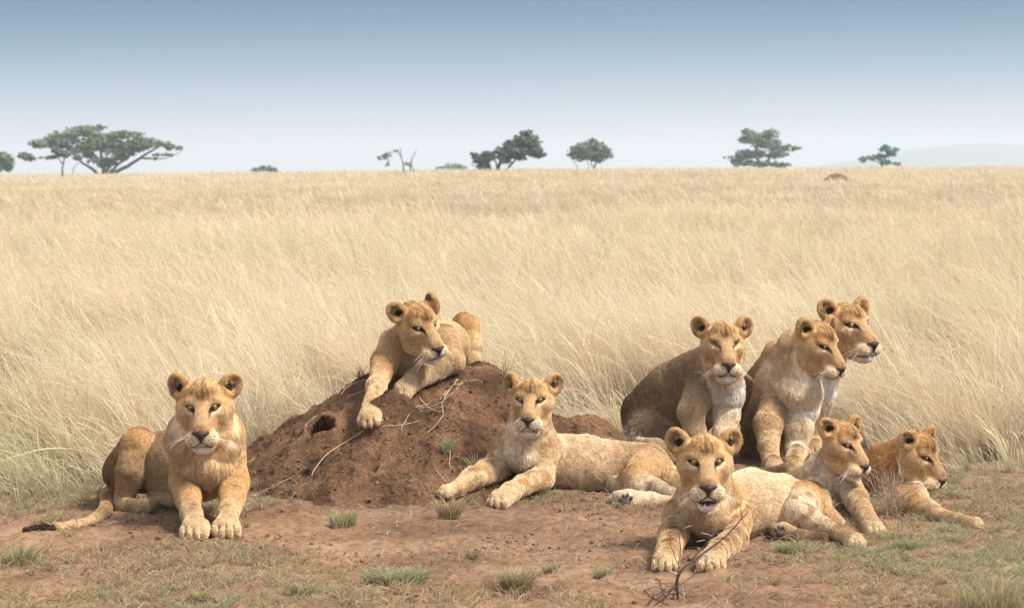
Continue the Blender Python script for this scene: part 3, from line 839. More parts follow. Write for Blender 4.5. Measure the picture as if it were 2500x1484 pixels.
GB_X = [-6, -2.6, -2.2, -1.5, -1.2, -.9, .45, 1.6, 1.95, 2.2, 2.5, 6]
GB_Y = [13.1, 13.15, 13.55, 13.7, 14.4, 15.6, 15.5, 16.4, 16.2, 14.7, 13.75, 13.5]
def grass_edge(x): return np.interp(x, GB_X, GB_Y)

def soil_material():
    m, nt, b = new_mat('soil')
    N = nt.nodes; Lk = nt.links
    geo = N.new('ShaderNodeNewGeometry')
    at_ = N.new('ShaderNodeAttribute'); at_.attribute_name = 'cover'
    def nz(scale, det=5, rough=.6):
        n = N.new('ShaderNodeTexNoise'); n.inputs['Scale'].default_value = scale; n.inputs['Detail'].default_value = det
        n.inputs['Roughness'].default_value = rough; Lk.new(geo.outputs['Position'], n.inputs['Vector']); return n
    def ramp(src, stops):
        r = N.new('ShaderNodeValToRGB'); r.color_ramp.elements.remove(r.color_ramp.elements[0])
        r.color_ramp.elements[0].position = stops[0][0]; r.color_ramp.elements[0].color = (*stops[0][1], 1)
        for p, c in stops[1:]:
            e = r.color_ramp.elements.new(p); e.color = (*c, 1)
        Lk.new(src, r.inputs[0]); return r
    n1 = nz(1.6); n2 = nz(22); n3 = nz(140, 3)
    mb = N.new('ShaderNodeAttribute'); mb.attribute_name = 'mound_soil'
    r1 = ramp(n1.outputs['Fac'], [(.30, (.140, .078, .042)), (.50, (.228, .133, .075)), (.70, (.315, .200, .118))])
    r2 = ramp(n2.outputs['Fac'], [(.30, (.45, .42, .40)), (.5, (1, 1, 1)), (.75, (1.25, 1.2, 1.15))])
    mul = N.new('ShaderNodeMix'); mul.data_type = 'RGBA'; mul.blend_type = 'MULTIPLY'; mul.inputs[0].default_value = .8
    Lk.new(r1.outputs[0], mul.inputs[6]); Lk.new(r2.outputs[0], mul.inputs[7])
    straw = ramp(n2.outputs['Fac'], [(.3, (.13, .105, .066)), (.5, (.25, .20, .125)), (.7, (.40, .315, .20))])
    mx = N.new('ShaderNodeMix'); mx.data_type = 'RGBA'
    mz_ = N.new('ShaderNodeMix'); mz_.data_type = 'RGBA'; Lk.new(mb.outputs['Fac'], mz_.inputs[0]); Lk.new(mul.outputs[2], mz_.inputs[6])
    r3 = ramp(n2.outputs['Fac'], [(.3, (.08, .043, .027)), (.5, (.15, .086, .054)), (.7, (.23, .135, .085))]); Lk.new(r3.outputs[0], mz_.inputs[7])
    Lk.new(at_.outputs['Fac'], mx.inputs[0]); Lk.new(mz_.outputs[2], mx.inputs[6]); Lk.new(straw.outputs[0], mx.inputs[7])
    Lk.new(mx.outputs[2], b.inputs['Base Color'])
    b.inputs['Roughness'].default_value = .95; b.inputs['Specular IOR Level'].default_value = .1
    ad = N.new('ShaderNodeMath'); ad.operation = 'MULTIPLY_ADD'; ad.inputs[1].default_value = .35
    Lk.new(n3.outputs['Fac'], ad.inputs[0]); Lk.new(n2.outputs['Fac'], ad.inputs[2])
    bp = N.new('ShaderNodeBump'); bp.inputs['Strength'].default_value = .9; bp.inputs['Distance'].default_value = .02
    Lk.new(ad.outputs[0], bp.inputs['Height']); Lk.new(bp.outputs['Normal'], b.inputs['Normal'])
    return m

ys = np.concatenate([np.linspace(-40, 8, 30), np.arange(8.2, 17, .022), np.geomspace(17, 4200, 220)])
us = np.linspace(-1, 1, 560)
YY, UU = np.meshgrid(ys, us, indexing='ij')
XX = UU * (np.maximum(YY, 0) * .55 + np.where(YY > 8, 0, 1) * 3 + 1.5 + np.maximum(0, -YY) * 1)
XX = np.where(YY < 8, UU * 12 , UU * (.35 * YY + 1.6 + np.maximum(YY - 17, 0) * .25))
P2 = np.stack([XX, YY], -1)
ZZ = base_h(XX, YY)
near = sstep(8, 9, YY) * sstep(22, 16, YY)
ZZ = ZZ + near * ((fbm(P2, 3.2, 301, 3) - .5) * .030 + (fbm(P2, 13, 303, 3) - .5) * .034 + (fbm(P2, 38, 305, 1) - .5) * .016)
gm = grid_mesh('ground', XX, YY, ZZ)
cover = .85 * sstep(.1, 1.1, (YY - grass_edge(XX)) + (noise(P2, 2.5, 8) - .5) * .5)
md = np.exp(-np.maximum(0, np.sqrt(((XX + .05) / 1.85) ** 2 + ((YY - 13.95) / 1.35) ** 2) - .80) / .28) * (.55 + .5 * fbm(P2, 4, 333, 3))
a = gm.attributes.new('mound_soil', 'FLOAT', 'POINT'); a.data.foreach_set('value', np.clip(md, 0, 1).ravel().astype(np.float32))
a = gm.attributes.new('cover', 'FLOAT', 'POINT'); a.data.foreach_set('value', cover.ravel().astype(np.float32))
tag(link('ground', gm, soil_material()), kind='structure')

tick('sec1')
# ------------------------------------------------------------------ termite mound
def mound_material(name, dark=1.0):
    m, nt, b = new_mat(name)
    N = nt.nodes; Lk = nt.links
    geo = N.new('ShaderNodeNewGeometry')
    n1 = N.new('ShaderNodeTexNoise'); n1.inputs['Scale'].default_value = 3.5; n1.inputs['Detail'].default_value = 6
    n2 = N.new('ShaderNodeTexNoise'); n2.inputs['Scale'].default_value = 60; n2.inputs['Detail'].default_value = 5; n2.inputs['Roughness'].default_value = .7
    v = N.new('ShaderNodeTexVoronoi'); v.inputs['Scale'].default_value = 26
    for n in (n1, n2, v): Lk.new(geo.outputs['Position'], n.inputs['Vector'])
    r = N.new('ShaderNodeValToRGB'); e = r.color_ramp.elements
    e[0].position = .32; e[0].color = (.080 * dark, .045 * dark, .027 * dark, 1); e[1].position = .70; e[1].color = (.265 * dark, .146 * dark, .082 * dark, 1)
    Lk.new(n1.outputs['Fac'], r.inputs[0])
    r2 = N.new('ShaderNodeValToRGB'); e = r2.color_ramp.elements
    e[0].position = .35; e[0].color = (.55, .52, .5, 1); e[1].position = .7; e[1].color = (1.35, 1.35, 1.35, 1)
    Lk.new(n2.outputs['Fac'], r2.inputs[0])
    mul = N.new('ShaderNodeMix'); mul.data_type = 'RGBA'; mul.blend_type = 'MULTIPLY'; mul.inputs[0].default_value = .9
    Lk.new(r.outputs[0], mul.inputs[6]); Lk.new(r2.outputs[0], mul.inputs[7]); Lk.new(mul.outputs[2], b.inputs['Base Color'])
    b.inputs['Roughness'].default_value = 1; b.inputs['Specular IOR Level'].default_value = .05
    ad = N.new('ShaderNodeMath'); ad.operation = 'MULTIPLY_ADD'; ad.inputs[1].default_value = .3
    Lk.new(v.outputs['Distance'], ad.inputs[0]); Lk.new(n2.outputs['Fac'], ad.inputs[2])
    bp = N.new('ShaderNodeBump'); bp.inputs['Strength'].default_value = 1; bp.inputs['Distance'].default_value = .022
    Lk.new(ad.outputs[0], bp.inputs['Height']); Lk.new(bp.outputs['Normal'], b.inputs['Normal'])
    return m
M_mound = mound_material('termite_soil')
mx_, my_ = np.meshgrid(np.arange(-2.1, .95, .0085), np.arange(12.65, 16.2, .0095), indexing='xy')
mz = mound_h(mx_, my_)
Pm = np.stack([mx_, my_], -1)
jx = (fbm(Pm, 16, 201, 2) - .5) * .05 * (mz > .03); jy = (fbm(Pm, 16, 207, 2) - .5) * .05 * (mz > .03)
e_m = empty('termite_mound', (-.4, 14.4, 0), 'large reddish brown termite mound with a hole, the lioness resting on its top', 'termite mound')
gx_, gy_, gz_ = mx_ + jx, my_ + jy, mz - .028 * (1 - sstep(.0, .05, mz)) + base_h(mx_, my_)
hr = np.sqrt(((gx_ - HOLE[0]) / .078) ** 2 + ((gz_ - HOLE[2]) / .050) ** 2 + (np.maximum(0, np.abs(gy_ - HOLE[1]) - .12) / .05) ** 2)
rim = .020 * np.exp(-((hr - 1.35) / .30) ** 2); hd_ = .46 * sstep(1.08, .78, hr) ** .7
mm = grid_mesh('mound', gx_ + hd_ * .12, gy_ + hd_ * .80, gz_ + rim - hd_ * .50)
link('earth', mm, M_mound, e_m)

# crumbs of soil on the mound and round its foot
def crumbs(name, n, fx, rad, mat, parent=None, sink=.3):
    phi = (1 + 5 ** .5) / 2
    ico = unit(T([(-1, phi, 0), (1, phi, 0), (-1, -phi, 0), (1, -phi, 0), (0, -1, phi), (0, 1, phi), (0, -1, -phi), (0, 1, -phi), (phi, 0, -1), (phi, 0, 1), (-phi, 0, -1), (-phi, 0, 1)]))
    fc = np.array([(0, 11, 5), (0, 5, 1), (0, 1, 7), (0, 7, 10), (0, 10, 11), (1, 5, 9), (5, 11, 4), (11, 10, 2), (10, 7, 6), (7, 1, 8), (3, 9, 4), (3, 4, 2), (3, 2, 6), (3, 6, 8), (3, 8, 9), (4, 9, 5), (2, 4, 11), (6, 2, 10), (8, 6, 7), (9, 8, 1)])
    c = fx(n); n = len(c); r = rad(n)
    V = c[:, None] + ico[None] * r[:, None, None] * rng.uniform(.6, 1.25, (n, 12, 1)) * T([1, 1, .75])
    V[:, :, 2] += (r * sink)[:, None]
    F = (np.arange(n) * 12)[:, None, None] + fc[None]
    o = link(name, mesh_from(name, V.reshape(-1, 3), F.reshape(-1, 3)), mat, parent, smooth=False)
    return o
def on_mound(n):
    x = rng.uniform(-1.75, .75, n); y = rng.uniform(13.0, 15.1, n); m = mound_h(x, y)
    k = (m > .015) & (noise(np.stack([x, y], -1), 5, 77) > .38) & ~((np.abs(x - HOLE[0]) < .13) & (np.abs(y - HOLE[1]) < .40))
    x, y = x[k], y[k]
    return np.stack([x, y, gz(x, y)], 1)
crumbs('mound_crumbs', 5500, on_mound, lambda n: rng.uniform(.0025, .006, n) * rng.choice([1, 1, 1, 1.9], n), M_mound, e_m)
M_soilc = plain_mat('soil_crumb', (.20, .115, .07), rough=1, spec=.05, var=.45, scale=9)
def on_soil(n):
    y = rng.uniform(10.0, 14.0, n); x = rng.uniform(-1, 1, n) * (.22 * y + .3)
    k = (noise(np.stack([x, y], -1), 1.8, 79) > .42) & (y < grass_edge(x))
    x, y = x[k], y[k]
    return np.stack([x, y, gz(x, y)], 1)
tag(crumbs('soil_crumbs', 9000, on_soil, lambda n: rng.uniform(.0025, .006, n) * rng.choice([1, 1, 1, 1, 2.2], n), M_soilc), 'small reddish clods of soil scattered over the bare ground', 'soil', kind='stuff')

tick('sec2')
# ------------------------------------------------------------------ grasses
M_grass = attr_mat('dry_grass', 'coat', rough=.75, spec=.15, noise_amt=.12, nscale=6, trans=.42)
M_twig = attr_mat('dry_twig', 'coat', rough=.8, spec=.15, noise_amt=.25, nscale=60)
STRAW = T([.86, .655, .365]); PALE = T([.97, .87, .68]); OLIVE = T([.50, .45, .24]); RUST = T([.62, .43, .26]); GREY = T([.50, .43, .33]); GREEN = T([.22, .25, .115])

def stems(name, x, y, H, rad, K, dx, dy, cols, head=.38, curl=1.0, basew=.4):
    n = len(x)
    z = gz(x, y)
    t = np.linspace(0, 1, K)
    bend = t ** 1.7
    Hh = H[:, None]
    px = x[:, None] + Hh * dx[:, None] * bend * curl
    py = y[:, None] + Hh * dy[:, None] * bend * curl
    l2 = np.minimum(dx * dx + dy * dy, .9)
    droop = rng.random(n) < .35
    pz = z[:, None] + Hh * (t - (.32 * l2)[:, None] * t ** 2 - (droop * rng.uniform(.05, .30, n))[:, None] * t ** 4)
    pts = np.stack([px, py, pz], -1)
    prof = 1 - .55 * t
    hd = rng.random(n) < head
    headp = np.where(t > .72, 2.1, 1.0) * prof
    headp[-1] = .5; pr = np.where(hd[:, None], headp[None], (1 - .8 * t)[None])
    R_ = rad[:, None] * pr * np.where(rng.random(n) < .12, 1.7, 1.0)[:, None]
    c = cols.copy()
    C = np.repeat(c[:, None], K, 1)
    base = GREY * .45 * T([.95, 1.0, .8])  # grey thatch tone, darkened further to paint shade into gaps between clumps
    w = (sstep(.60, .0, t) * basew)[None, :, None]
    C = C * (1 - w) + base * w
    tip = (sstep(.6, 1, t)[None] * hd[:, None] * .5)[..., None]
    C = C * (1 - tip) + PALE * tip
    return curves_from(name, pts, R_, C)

def field_colors(x, y, n):
    P2 = np.stack([x, y], -1)
    a = fbm(P2, .22, 401, 3); b = noise(P2, 1.6, 405); c = fbm(P2 * T([.3, 1.0]), .12, 409, 2)
    col = STRAW + (PALE - STRAW) * np.clip(rng.normal(.38, .42, n), 0, 1)[:, None]
    nr = sstep(24, 15, y); g = np.clip(sstep(.50 - .06 * nr, .72, a) * (.40 + .35 * nr) + sstep(.6, .85, c) * .25 + (rng.random(n) < .07) * .6, 0, .85)
    col = col * (1 - g[:, None]) + OLIVE * 1.25 * g[:, None]
    r = (rng.random(n) < .10) * .7 + sstep(.62, .9, b) * .3
    col = col * (1 - r[:, None]) + RUST * 1.15 * r[:, None]
    return (col * rng.uniform(.60, 1.15, (n, 1)))

def zone(n, y0, y1, wx=.235):
    y = np.sqrt(rng.uniform(y0 * y0, y1 * y1, n)); x = rng.uniform(-1, 1, n) * (wx * y + 1.1)
    return x, y
def field(name, nc, y0, y1, h0, h1, r0, K, seed, per=26, cs=.05, thr=.34, loose=.3):
    """bunch grass: every clump has its own height, lean and colour; some stems stand between the clumps"""
    cx, cy = zone(nc, y0, y1)
    Pc = np.stack([cx, cy], -1)
    k = (fbm(Pc, .8, seed + 1, 3) + rng.uniform(-.12, .12, nc) > thr)
    cx, cy, Pc = cx[k], cy[k], Pc[k]; nc = len(cx)
    m = np.maximum(3, (per * rng.uniform(.35, 1.7, nc))).astype(int)
    ci = np.repeat(np.arange(nc), m); n = len(ci)
    a = rng.uniform(0, 2 * math.pi, n); q = np.abs(rng.normal(0, 1, n)) * cs * rng.uniform(.6, 1.6, nc)[ci]
    lo = rng.random(n) < loose; q = np.where(lo, q * 5, q)
    x = cx[ci] + np.cos(a) * q; y = cy[ci] + np.sin(a) * q
    P2 = np.stack([x, y], -1)
    d = (y - grass_edge(x)) + (noise(P2, 1.5, 8) - .5) * .5
    k = (d > 0) & ~(mound_h(x, y, False) > .02) & (rng.random(n) < .25 + .75 * sstep(-.3, 1.1, d))
    x, y, d, ci, a, lo, P2 = x[k], y[k], d[k], ci[k], a[k], lo[k], P2[k]; n = len(x)
    ch = rng.uniform(.55, 1.1, nc) * (.70 + .6 * noise(Pc, .35, seed + 2))
    H = rng.uniform(h0, h1, n) * ch[ci] * (sstep(-.1, 1.8, d) * .6 + .4) * rng.choice([1.05, .8, .5], n, p=[.35, .35, .30])
    rad = r0 * np.maximum(1, y / 24) * rng.uniform(.6, 1.35, n)
    dead = rng.random(nc) < (.30 if y0 < 20 else .12)
    cc_ = field_colors(cx, cy, nc) * rng.uniform(.50, 1.12, (nc, 1)); cc_[dead] = T([.30, .23, .14]) * rng.uniform(.7, 1.3, (dead.sum(), 1)); ch0 = np.where(dead, .62, 1.0)
    col = cc_[ci]; own = field_colors(x, y, n)
    col = col * .68 + own * .32; H = H * ch0[ci]
    ca = (noise(Pc, .5, seed + 4) - .5) * 4 + rng.normal(0, .6, nc); cl = np.abs(rng.normal(.16, .12, nc))
    la = np.abs(rng.normal(.22, .20, n)) + (rng.random(n) < .08) * rng.uniform(.3, .9, n)
    dx = np.cos(a) * la + np.cos(ca[ci]) * cl[ci] - .42 + (.25 * (noise(P2, .28, seed + 9) - .5)); dy = np.sin(a) * la + np.sin(ca[ci]) * cl[ci]
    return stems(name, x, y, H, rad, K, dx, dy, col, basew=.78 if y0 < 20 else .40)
DEN = .3 if QUICK else 1.0
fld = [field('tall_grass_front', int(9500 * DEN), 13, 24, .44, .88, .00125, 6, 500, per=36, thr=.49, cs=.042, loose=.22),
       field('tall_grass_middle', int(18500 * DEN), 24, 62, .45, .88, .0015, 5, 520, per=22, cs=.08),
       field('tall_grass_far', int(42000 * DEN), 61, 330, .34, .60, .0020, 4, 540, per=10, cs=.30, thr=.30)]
for nm, f in zip(('field of tall dry straw coloured grass just behind the lions', 'paler tall dry grass across the middle of the plain', 'distant pale dry grass up to the horizon'), fld):
    tag(link(f.name, f, M_grass, smooth=False), nm, 'tall grass', kind='stuff')

# fallen stalks, dead leaves and short growth on the bare soil
def litter(n):
    y = rng.uniform(9.8, 14.6, n); x = rng.uniform(-1, 1, n) * (.225 * y + .3)
    P2 = np.stack([x, y], -1)
    dens = fbm(P2, 2.2, 601, 3)
    right = sstep(.8, 1.6, x) * .25 + sstep(12.2, 10.8, y) * .12 + sstep(-.7, 0, y - grass_edge(x)) * .5
    k = (dens + right + rng.uniform(-.2, .2, n) > .52) & (y < grass_edge(x) + .3) & (mound_h(x, y, False) < .12)
    x, y = x[k], y[k]; n = len(x); z = gz(x, y)
    L = rng.uniform(.015, .06, n) * rng.choice([1, 1, 2.0], n); a = rng.uniform(0, 2 * math.pi, n); b = a + rng.normal(0, .7, n)
    lift = rng.uniform(0, .35, n) * L
    c = np.stack([x, y, z + .005], 1)
    m = c + np.stack([np.cos(a) * L / 2, np.sin(a) * L / 2, lift + .004], 1)
    e = m + np.stack([np.cos(b) * L / 2, np.sin(b) * L / 2, -lift * .6], 1)
    cc = np.where((rng.random(n) < .25)[:, None], PALE * .45, np.where((rng.random(n) < .6)[:, None], RUST * .25, GREY * .5)) * rng.uniform(.7, 1.1, (n, 1))
    return curves_from('litter', np.stack([c, m, e], 1), np.tile(T([.0010, .0009, .0004]), (n, 1)) * rng.uniform(.6, 1.3, (n, 1)), cc)
tag(link('plant_litter', litter(9000), M_twig, smooth=False), 'dead stalks and twigs littering the bare reddish soil', 'plant litter', kind='stuff')

def tuft_pts(cx, cy, w, h, n, lean=.5, g=.5, dry=.5, r=.0016, K=4):
    """one tussock of short blades"""
    a = rng.uniform(0, 2 * math.pi, n); q = np.sqrt(rng.random(n)) * w
    x = cx + np.cos(a) * q; y = cy + np.sin(a) * q * .8
    z = gz(x, y)
    H = h * rng.uniform(.35, 1.1, n); t = np.linspace(0, 1, K)
    da = a + rng.normal(0, .9, n); la = lean * rng.uniform(.2, 1.4, n)
    P = np.stack([x[:, None] + (H * la * np.cos(da))[:, None] * t ** 1.5, y[:, None] + (H * la * np.sin(da))[:, None] * t ** 1.5, z[:, None] + H[:, None] * (t - .3 * t ** 2.5)], -1)
    pick = rng.random(n)
    c = np.where((pick < g)[:, None], GREEN * 1.2 + T([.06, .06, .05]), np.where((pick < g + dry * (1 - g))[:, None], STRAW * .62, RUST * .45)) * rng.uniform(.65, 1.25, (n, 1))
    return P, r * rng.uniform(.6, 1.3, (n, 1)) * np.linspace(1, .3, K)[None], c
def cover_tufts():
    A = []
    n = 6500
    y = rng.uniform(9.8, 14.4, n); x = rng.uniform(-1, 1, n) * (.225 * y + .3)
    PX = np.stack([x, y], -1); D_ = fbm(PX, 1.4, 651, 3); G_ = noise(PX, .9, 655); M_ = mound_h(x, y, False); E_ = grass_edge(x); sp_, ap_ = [], []
    for i in range(n):
        d = float(D_[i])
        w = .0 + .40 * float(sstep(1.0, 1.8, x[i])) + .15 * float(sstep(11.3, 10.3, y[i])) + .14 * float(sstep(-1.9, -2.4, x[i])) + .22 * float(sstep(-.5, 0, y[i] - E_[i]))
        if y[i] > E_[i] + .2 or d + w + rng.uniform(-.12, .12) < .615: continue
        if M_[i] > .06: continue
        gg = float(np.clip(G_[i] * 1.1 - .30 + .20 * (x[i] > 1), .03, .7))
        A.append(tuft_pts(x[i], y[i], rng.uniform(.010, .05), rng.uniform(.018, .070), int(rng.integers(10, 36)), .9, gg, .55, .0013))
    return curves_from('short_grass', *[np.concatenate([q[k] for q in A]) for k in range(3)])
tag(link('short_grass', cover_tufts(), M_grass, smooth=False), 'sparse short green and dry grass sprouting on the trodden soil', 'short grass', kind='stuff')

# single tussocks one can point at
TUFTS = [  # px, py of the base, half width, height px, blades, green, label
 (965, 1425, 92, 42, 1100, .62, 'wide green and straw tussock at the bottom, left of centre'),
 (1262, 1440, 46, 60, 420, .15, 'dry brown upright tussock at the bottom, in the middle'),
 (1098, 1262, 34, 52, 260, .12, 'dry tussock below the paws of the middle lioness'),
 (838, 1282, 40, 38, 220, .45, 'flat grey green tuft before the mound'),
 (1345, 1398, 22, 28, 130, .30, 'small dark tuft left of the thorn branch, near the bottom'),
 (1472, 1410, 26, 30, 150, .60, 'green tuft on bare soil left of the thorn branch'),
 (1925, 1352, 36, 34, 280, .75, 'bright green tuft just below the foremost lion\'s flank'),
 (2125, 1360, 24, 28, 150, .65, 'green tuft below the outstretched hind paw'),
 (2225, 1345, 40, 36, 260, .70, 'green tuft between hind paw and dry shrub'),
 (50, 1378, 48, 50, 320, .55, 'green tussock at the left edge below the tail tuft'),
 (740, 1452, 36, 38, 200, .50, 'green tuft at the bottom left of the wide tussock'),
 (488, 1470, 22, 40, 140, .25, 'dry little tussock at the bottom below the male lion'),
 (575, 1345, 26, 22, 110, .60, 'tiny green tuft below the male lion\'s paws'),
 (1090, 1100, 12, 34, 60, .75, 'lone green sprig on the flank of the mound'),
 (1150, 1362, 16, 26, 60, .35, 'small dry sprig on bare soil in the middle foreground'),
 (168, 1306, 20, 18, 60, .40, 'little tuft beside the dark tail tuft'),
 (1135, 1640, 0, 0, 0, 0, ''),
 (2420, 1490, 110, 90, 420, .35, 'tall unsharp grass tussock in the bottom right corner'),
 (1295, 1190, 26, 40, 120, .3, 'dry sprig between the front legs of the middle lioness'),
 (2010, 1262, 26, 46, 160, .45, 'green sprig between the legs of the lion cub'),
 (1160, 1140, 22, 36, 70, .35, 'thin dry sprig on the mound left of the middle lioness')]
for px, py, w, h, nb, g, lab in TUFTS:
    if not nb: continue
    P = at_ground(px, py, 1.7 * FPX / (py - 418), 0, (-2.2, 2.2)); sc = P[1] / FPX
    big = lab.startswith('tall')
    pp, rr, cc = tuft_pts(P[0], P[1], w * sc * .8, h * sc * 1.25, nb, .55 if not big else .5, g, .65, .0017, 5)
    tag(link('grass_tussock', curves_from('grass_tussock', pp, rr, cc), M_grass, smooth=False), lab, 'grass tussock', 'tussocks on the bare soil')

# brown dead patches inside the field (low shrubs)
SHR = [(2425, 1135, 60, 80, 'dark twiggy shrub in the grass at the right edge, near the reddest lion'), (2430, 960, 60, 90, 'dark twiggy shrub higher up in the field at the right edge'),
       (775, 935, 60, 85, 'dark dead shrub in the field left of the mound top'), (1265, 800, 70, 70, 'olive brown shrub in the field behind the mound'), (705, 960, 30, 50, 'small brown shrub in the grass left of the mound')]
def twig_shrub(name, c, w, h, n, col, lab, cat='shrub', group=None, r=.0016, leaves=False):
    segs = []
    for i in range(n):
        a = rng.uniform(0, 2 * math.pi); sp = rng.uniform(.1, 1) * w; q = c + T([rng.normal(0, .12) * w, rng.normal(0, .12) * w, 0])
        tip = c + T([math.cos(a) * sp, math.sin(a) * sp, h * rng.uniform(.45, 1.0) * (1 - .35 * (sp / w) ** 2)])
        K = 5; t = np.linspace(0, 1, K)[:, None]
        mid = rng.normal(0, .05, 3) * w
        pts = q + (tip - q) * t + mid * np.sin(t * math.pi) + rng.normal(0, .012, (K, 3)) * w * 2
        segs.append(pts)
        for _ in range(3):
            k = rng.integers(1, K - 1); s0 = pts[k]
            dd = unit(tip - q + rng.normal(0, .45, 3) * np.linalg.norm(tip - q)) * rng.uniform(.15, .4) * h
            segs.append(s0 + dd * np.linspace(0, 1, K)[:, None] + rng.normal(0, .02, (K, 3)) * h * np.linspace(0, 1, K)[:, None])
    P = np.array(segs); n2 = len(P)
    R_ = np.tile(np.linspace(r, r * .35, 5), (n2, 1)) * rng.uniform(.6, 1.2, (n2, 1))
    C = col * rng.uniform(.6, 1.3, (n2, 1))
    return tag(link(name, curves_from(name, P, R_, C), M_twig, smooth=False), lab, cat, group)
for px, py, w, h, lab in SHR:
    Y = 1.7 * FPX / (py - 418); P = at(px, py, Y); P[2] = float(gz(P[0], P[1])); sc = Y / FPX
    twig_shrub('dead_shrub', P, w * sc, h * sc, 90, T([.30, .23, .155]), lab, group='dead shrubs in the tall grass', r=.0018)
# the leafless shrub before the reddest lion
P = at_ground(2175, 1262, 12.55, 0)
twig_shrub('leafless_shrub', P, 88 * P[1] / FPX, 150 * P[1] / FPX, 62, T([.40, .29, .20]), 'leafless dry grey shrub in front of the rightmost lion', r=.0013)
P = at_ground(1535, 1095, 14.3, 0)
twig_shrub('dry_sprig', P, 40 * P[1] / FPX, 70 * P[1] / FPX, 26, T([.33, .26, .20]), 'spiky dry sprig at the foot of the dark sitting lion', r=.0012)
P = at_ground(880, 925, 14.5, 0)
twig_shrub('dry_sprig', P, 40 * P[1] / FPX, 34 * P[1] / FPX, 22, T([.16, .09, .06]), 'dark dry sprig on the left shoulder of the mound', r=.0013)
P = at_ground(1230, 925, 14.7, 0)
twig_shrub('dry_sprig', P, 38 * P[1] / FPX, 80 * P[1] / FPX, 7, T([.20, .13, .09]), 'thin dry sprig leaning over the right shoulder of the mound', r=.0012)

# loose dry stalks lying on the mound (photographed one by one)
STALKS = [[(950, 965), (1020, 1000), (1080, 985), (1130, 930)], [(760, 1160), (790, 1110), (870, 1062), (925, 1030), (975, 1000), (1050, 985)], [(740, 1045), (765, 1018), (795, 1006)],
          [(620, 1210), (680, 1180), (720, 1160)], [(1118, 925), (1090, 960), (1078, 985)], [(1078, 985), (1085, 1010), (1070, 1030), (1045, 1055)], [(930, 1040), (1000, 1035), (1060, 1010)],
          [(970, 985), (1010, 1005), (1065, 1000)], [(1065, 1060), (1085, 1075), (1095, 1095)], [(1060, 1140), (1080, 1165), (1095, 1180)], [(830, 965), (860, 935), (900, 925)], [(835, 975), (880, 955), (905, 945)],
          [(1100, 1100), (1095, 1130), (1110, 1150)], [(1000, 1010), (985, 1035), (978, 1048)], [(1120, 1138), (1150, 1140), (1180, 1145)], [(1135, 935), (1100, 940), (1075, 975)], [(600, 1130), (625, 1115)], [(960, 1000), (940, 1030), (905, 1050)],
          [(1130, 930), (1170, 925), (1180, 935)], [(1025, 970), (1050, 1000), (1085, 1005)], [(990, 975), (1040, 1000), (1090, 990)]]
Pn = []
for st in STALKS:
    q = np.array(st, float)
    for _ in range(2): q = np.concatenate([q[:1], np.stack([q[:-1] * .75 + q[1:] * .25, q[:-1] * .25 + q[1:] * .75], 1).reshape(-1, 2), q[-1:]])
    t = np.linspace(0, 1, len(q)); tt = np.linspace(0, 1, 9)
    qq = np.stack([np.interp(tt, t, q[:, i]) for i in (0, 1)], 1) + rng.normal(0, .7, (9, 2))
    Pn.append([at_ground(a, b, 14.2, .006 + .010 * rng.random(), (-1.3, .6)) for a, b in qq])
Pn = np.array(Pn)
tag(link('dry_stalks', curves_from('dry_stalks', Pn, np.tile(np.linspace(.0013, .0007, 9), (len(Pn), 1)), PALE * T([.85, .78, .72]) * rng.uniform(.6, 1.0, (len(Pn), 1))), M_twig, smooth=False), 'tangle of pale dry stalks lying over the termite mound below the paws', 'dry stalks')

# thorn branch in front
def tube_obj(name, P, r, mat, parent):
    V, F = tube_mesh(np.array(P), r, 6)
    return link(name, tri_mesh(name, V, F), mat, parent)
M_bark = plain_mat('thorn_bark', (.085, .055, .042), rough=.9, spec=.15, var=.4, scale=80)
M_thorn = plain_mat('white_thorn', (.62, .58, .52), rough=.6, spec=.3, var=.15, scale=80)
BY = 10.1
def bp(px, py, dy=0): return at(px, py, BY + dy)
def smooth_path(pts, n=22, wob=.8):
    q = np.array(pts, float); t = np.linspace(0, 1, len(q)); tt = np.linspace(0, 1, n)
    r = np.stack([np.interp(tt, t, q[:, i]) for i in range(q.shape[1])], 1)
    r[1:-1] = (r[:-2] + r[1:-1] * 2 + r[2:]) / 4
    r[1:-1, :2] += rng.normal(0, wob, (n - 2, 2)); return r
e_b = empty('thorn_branch', tuple(bp(1650, 1500)), 'bare dark thorny branch with white thorns rising before the foremost lion', 'branch')
br = [([(1662, 1560, 0), (1660, 1480, 0), (1650, 1420, 0), (1665, 1385, 0), (1720, 1350, .05), (1770, 1310, .1), (1800, 1280, .15), (1812, 1265, .15), (1828, 1247, .2)], .0062, .0018),
      [[(1640, 1560, 0), (1642, 1470, 0), (1655, 1400, 0), (1662, 1340, .05), (1655, 1290, .1)], .0045, .0014], [[(1650, 1430, 0), (1610, 1455, -.05), (1575, 1475, -.1)], .0035, .0014],
      [[(1812, 1265, .15), (1808, 1240, .15), (1800, 1225, .2)], .0020, .0010], [[(1660, 1385, 0), (1640, 1340, .0), (1632, 1300, 0)], .0022, .0010], [[(1690, 1365, .03), (1730, 1320, .05), (1740, 1290, .05)], .0024, .0011],
      [[(1645, 1450, 0), (1600, 1430, -.05), (1572, 1440, -.05)], .0026, .0012], [[(1652, 1440, 0), (1690, 1470, -.05), (1700, 1484, -.05)], .0026, .0012]]
for pts, r0, r1 in br:
    q = smooth_path(pts, 22 if len(pts) > 3 else 10); tube_obj('twig', [bp(a, b, c) for a, b, c in q], np.linspace(r0, r1, len(q)), M_bark, e_b)
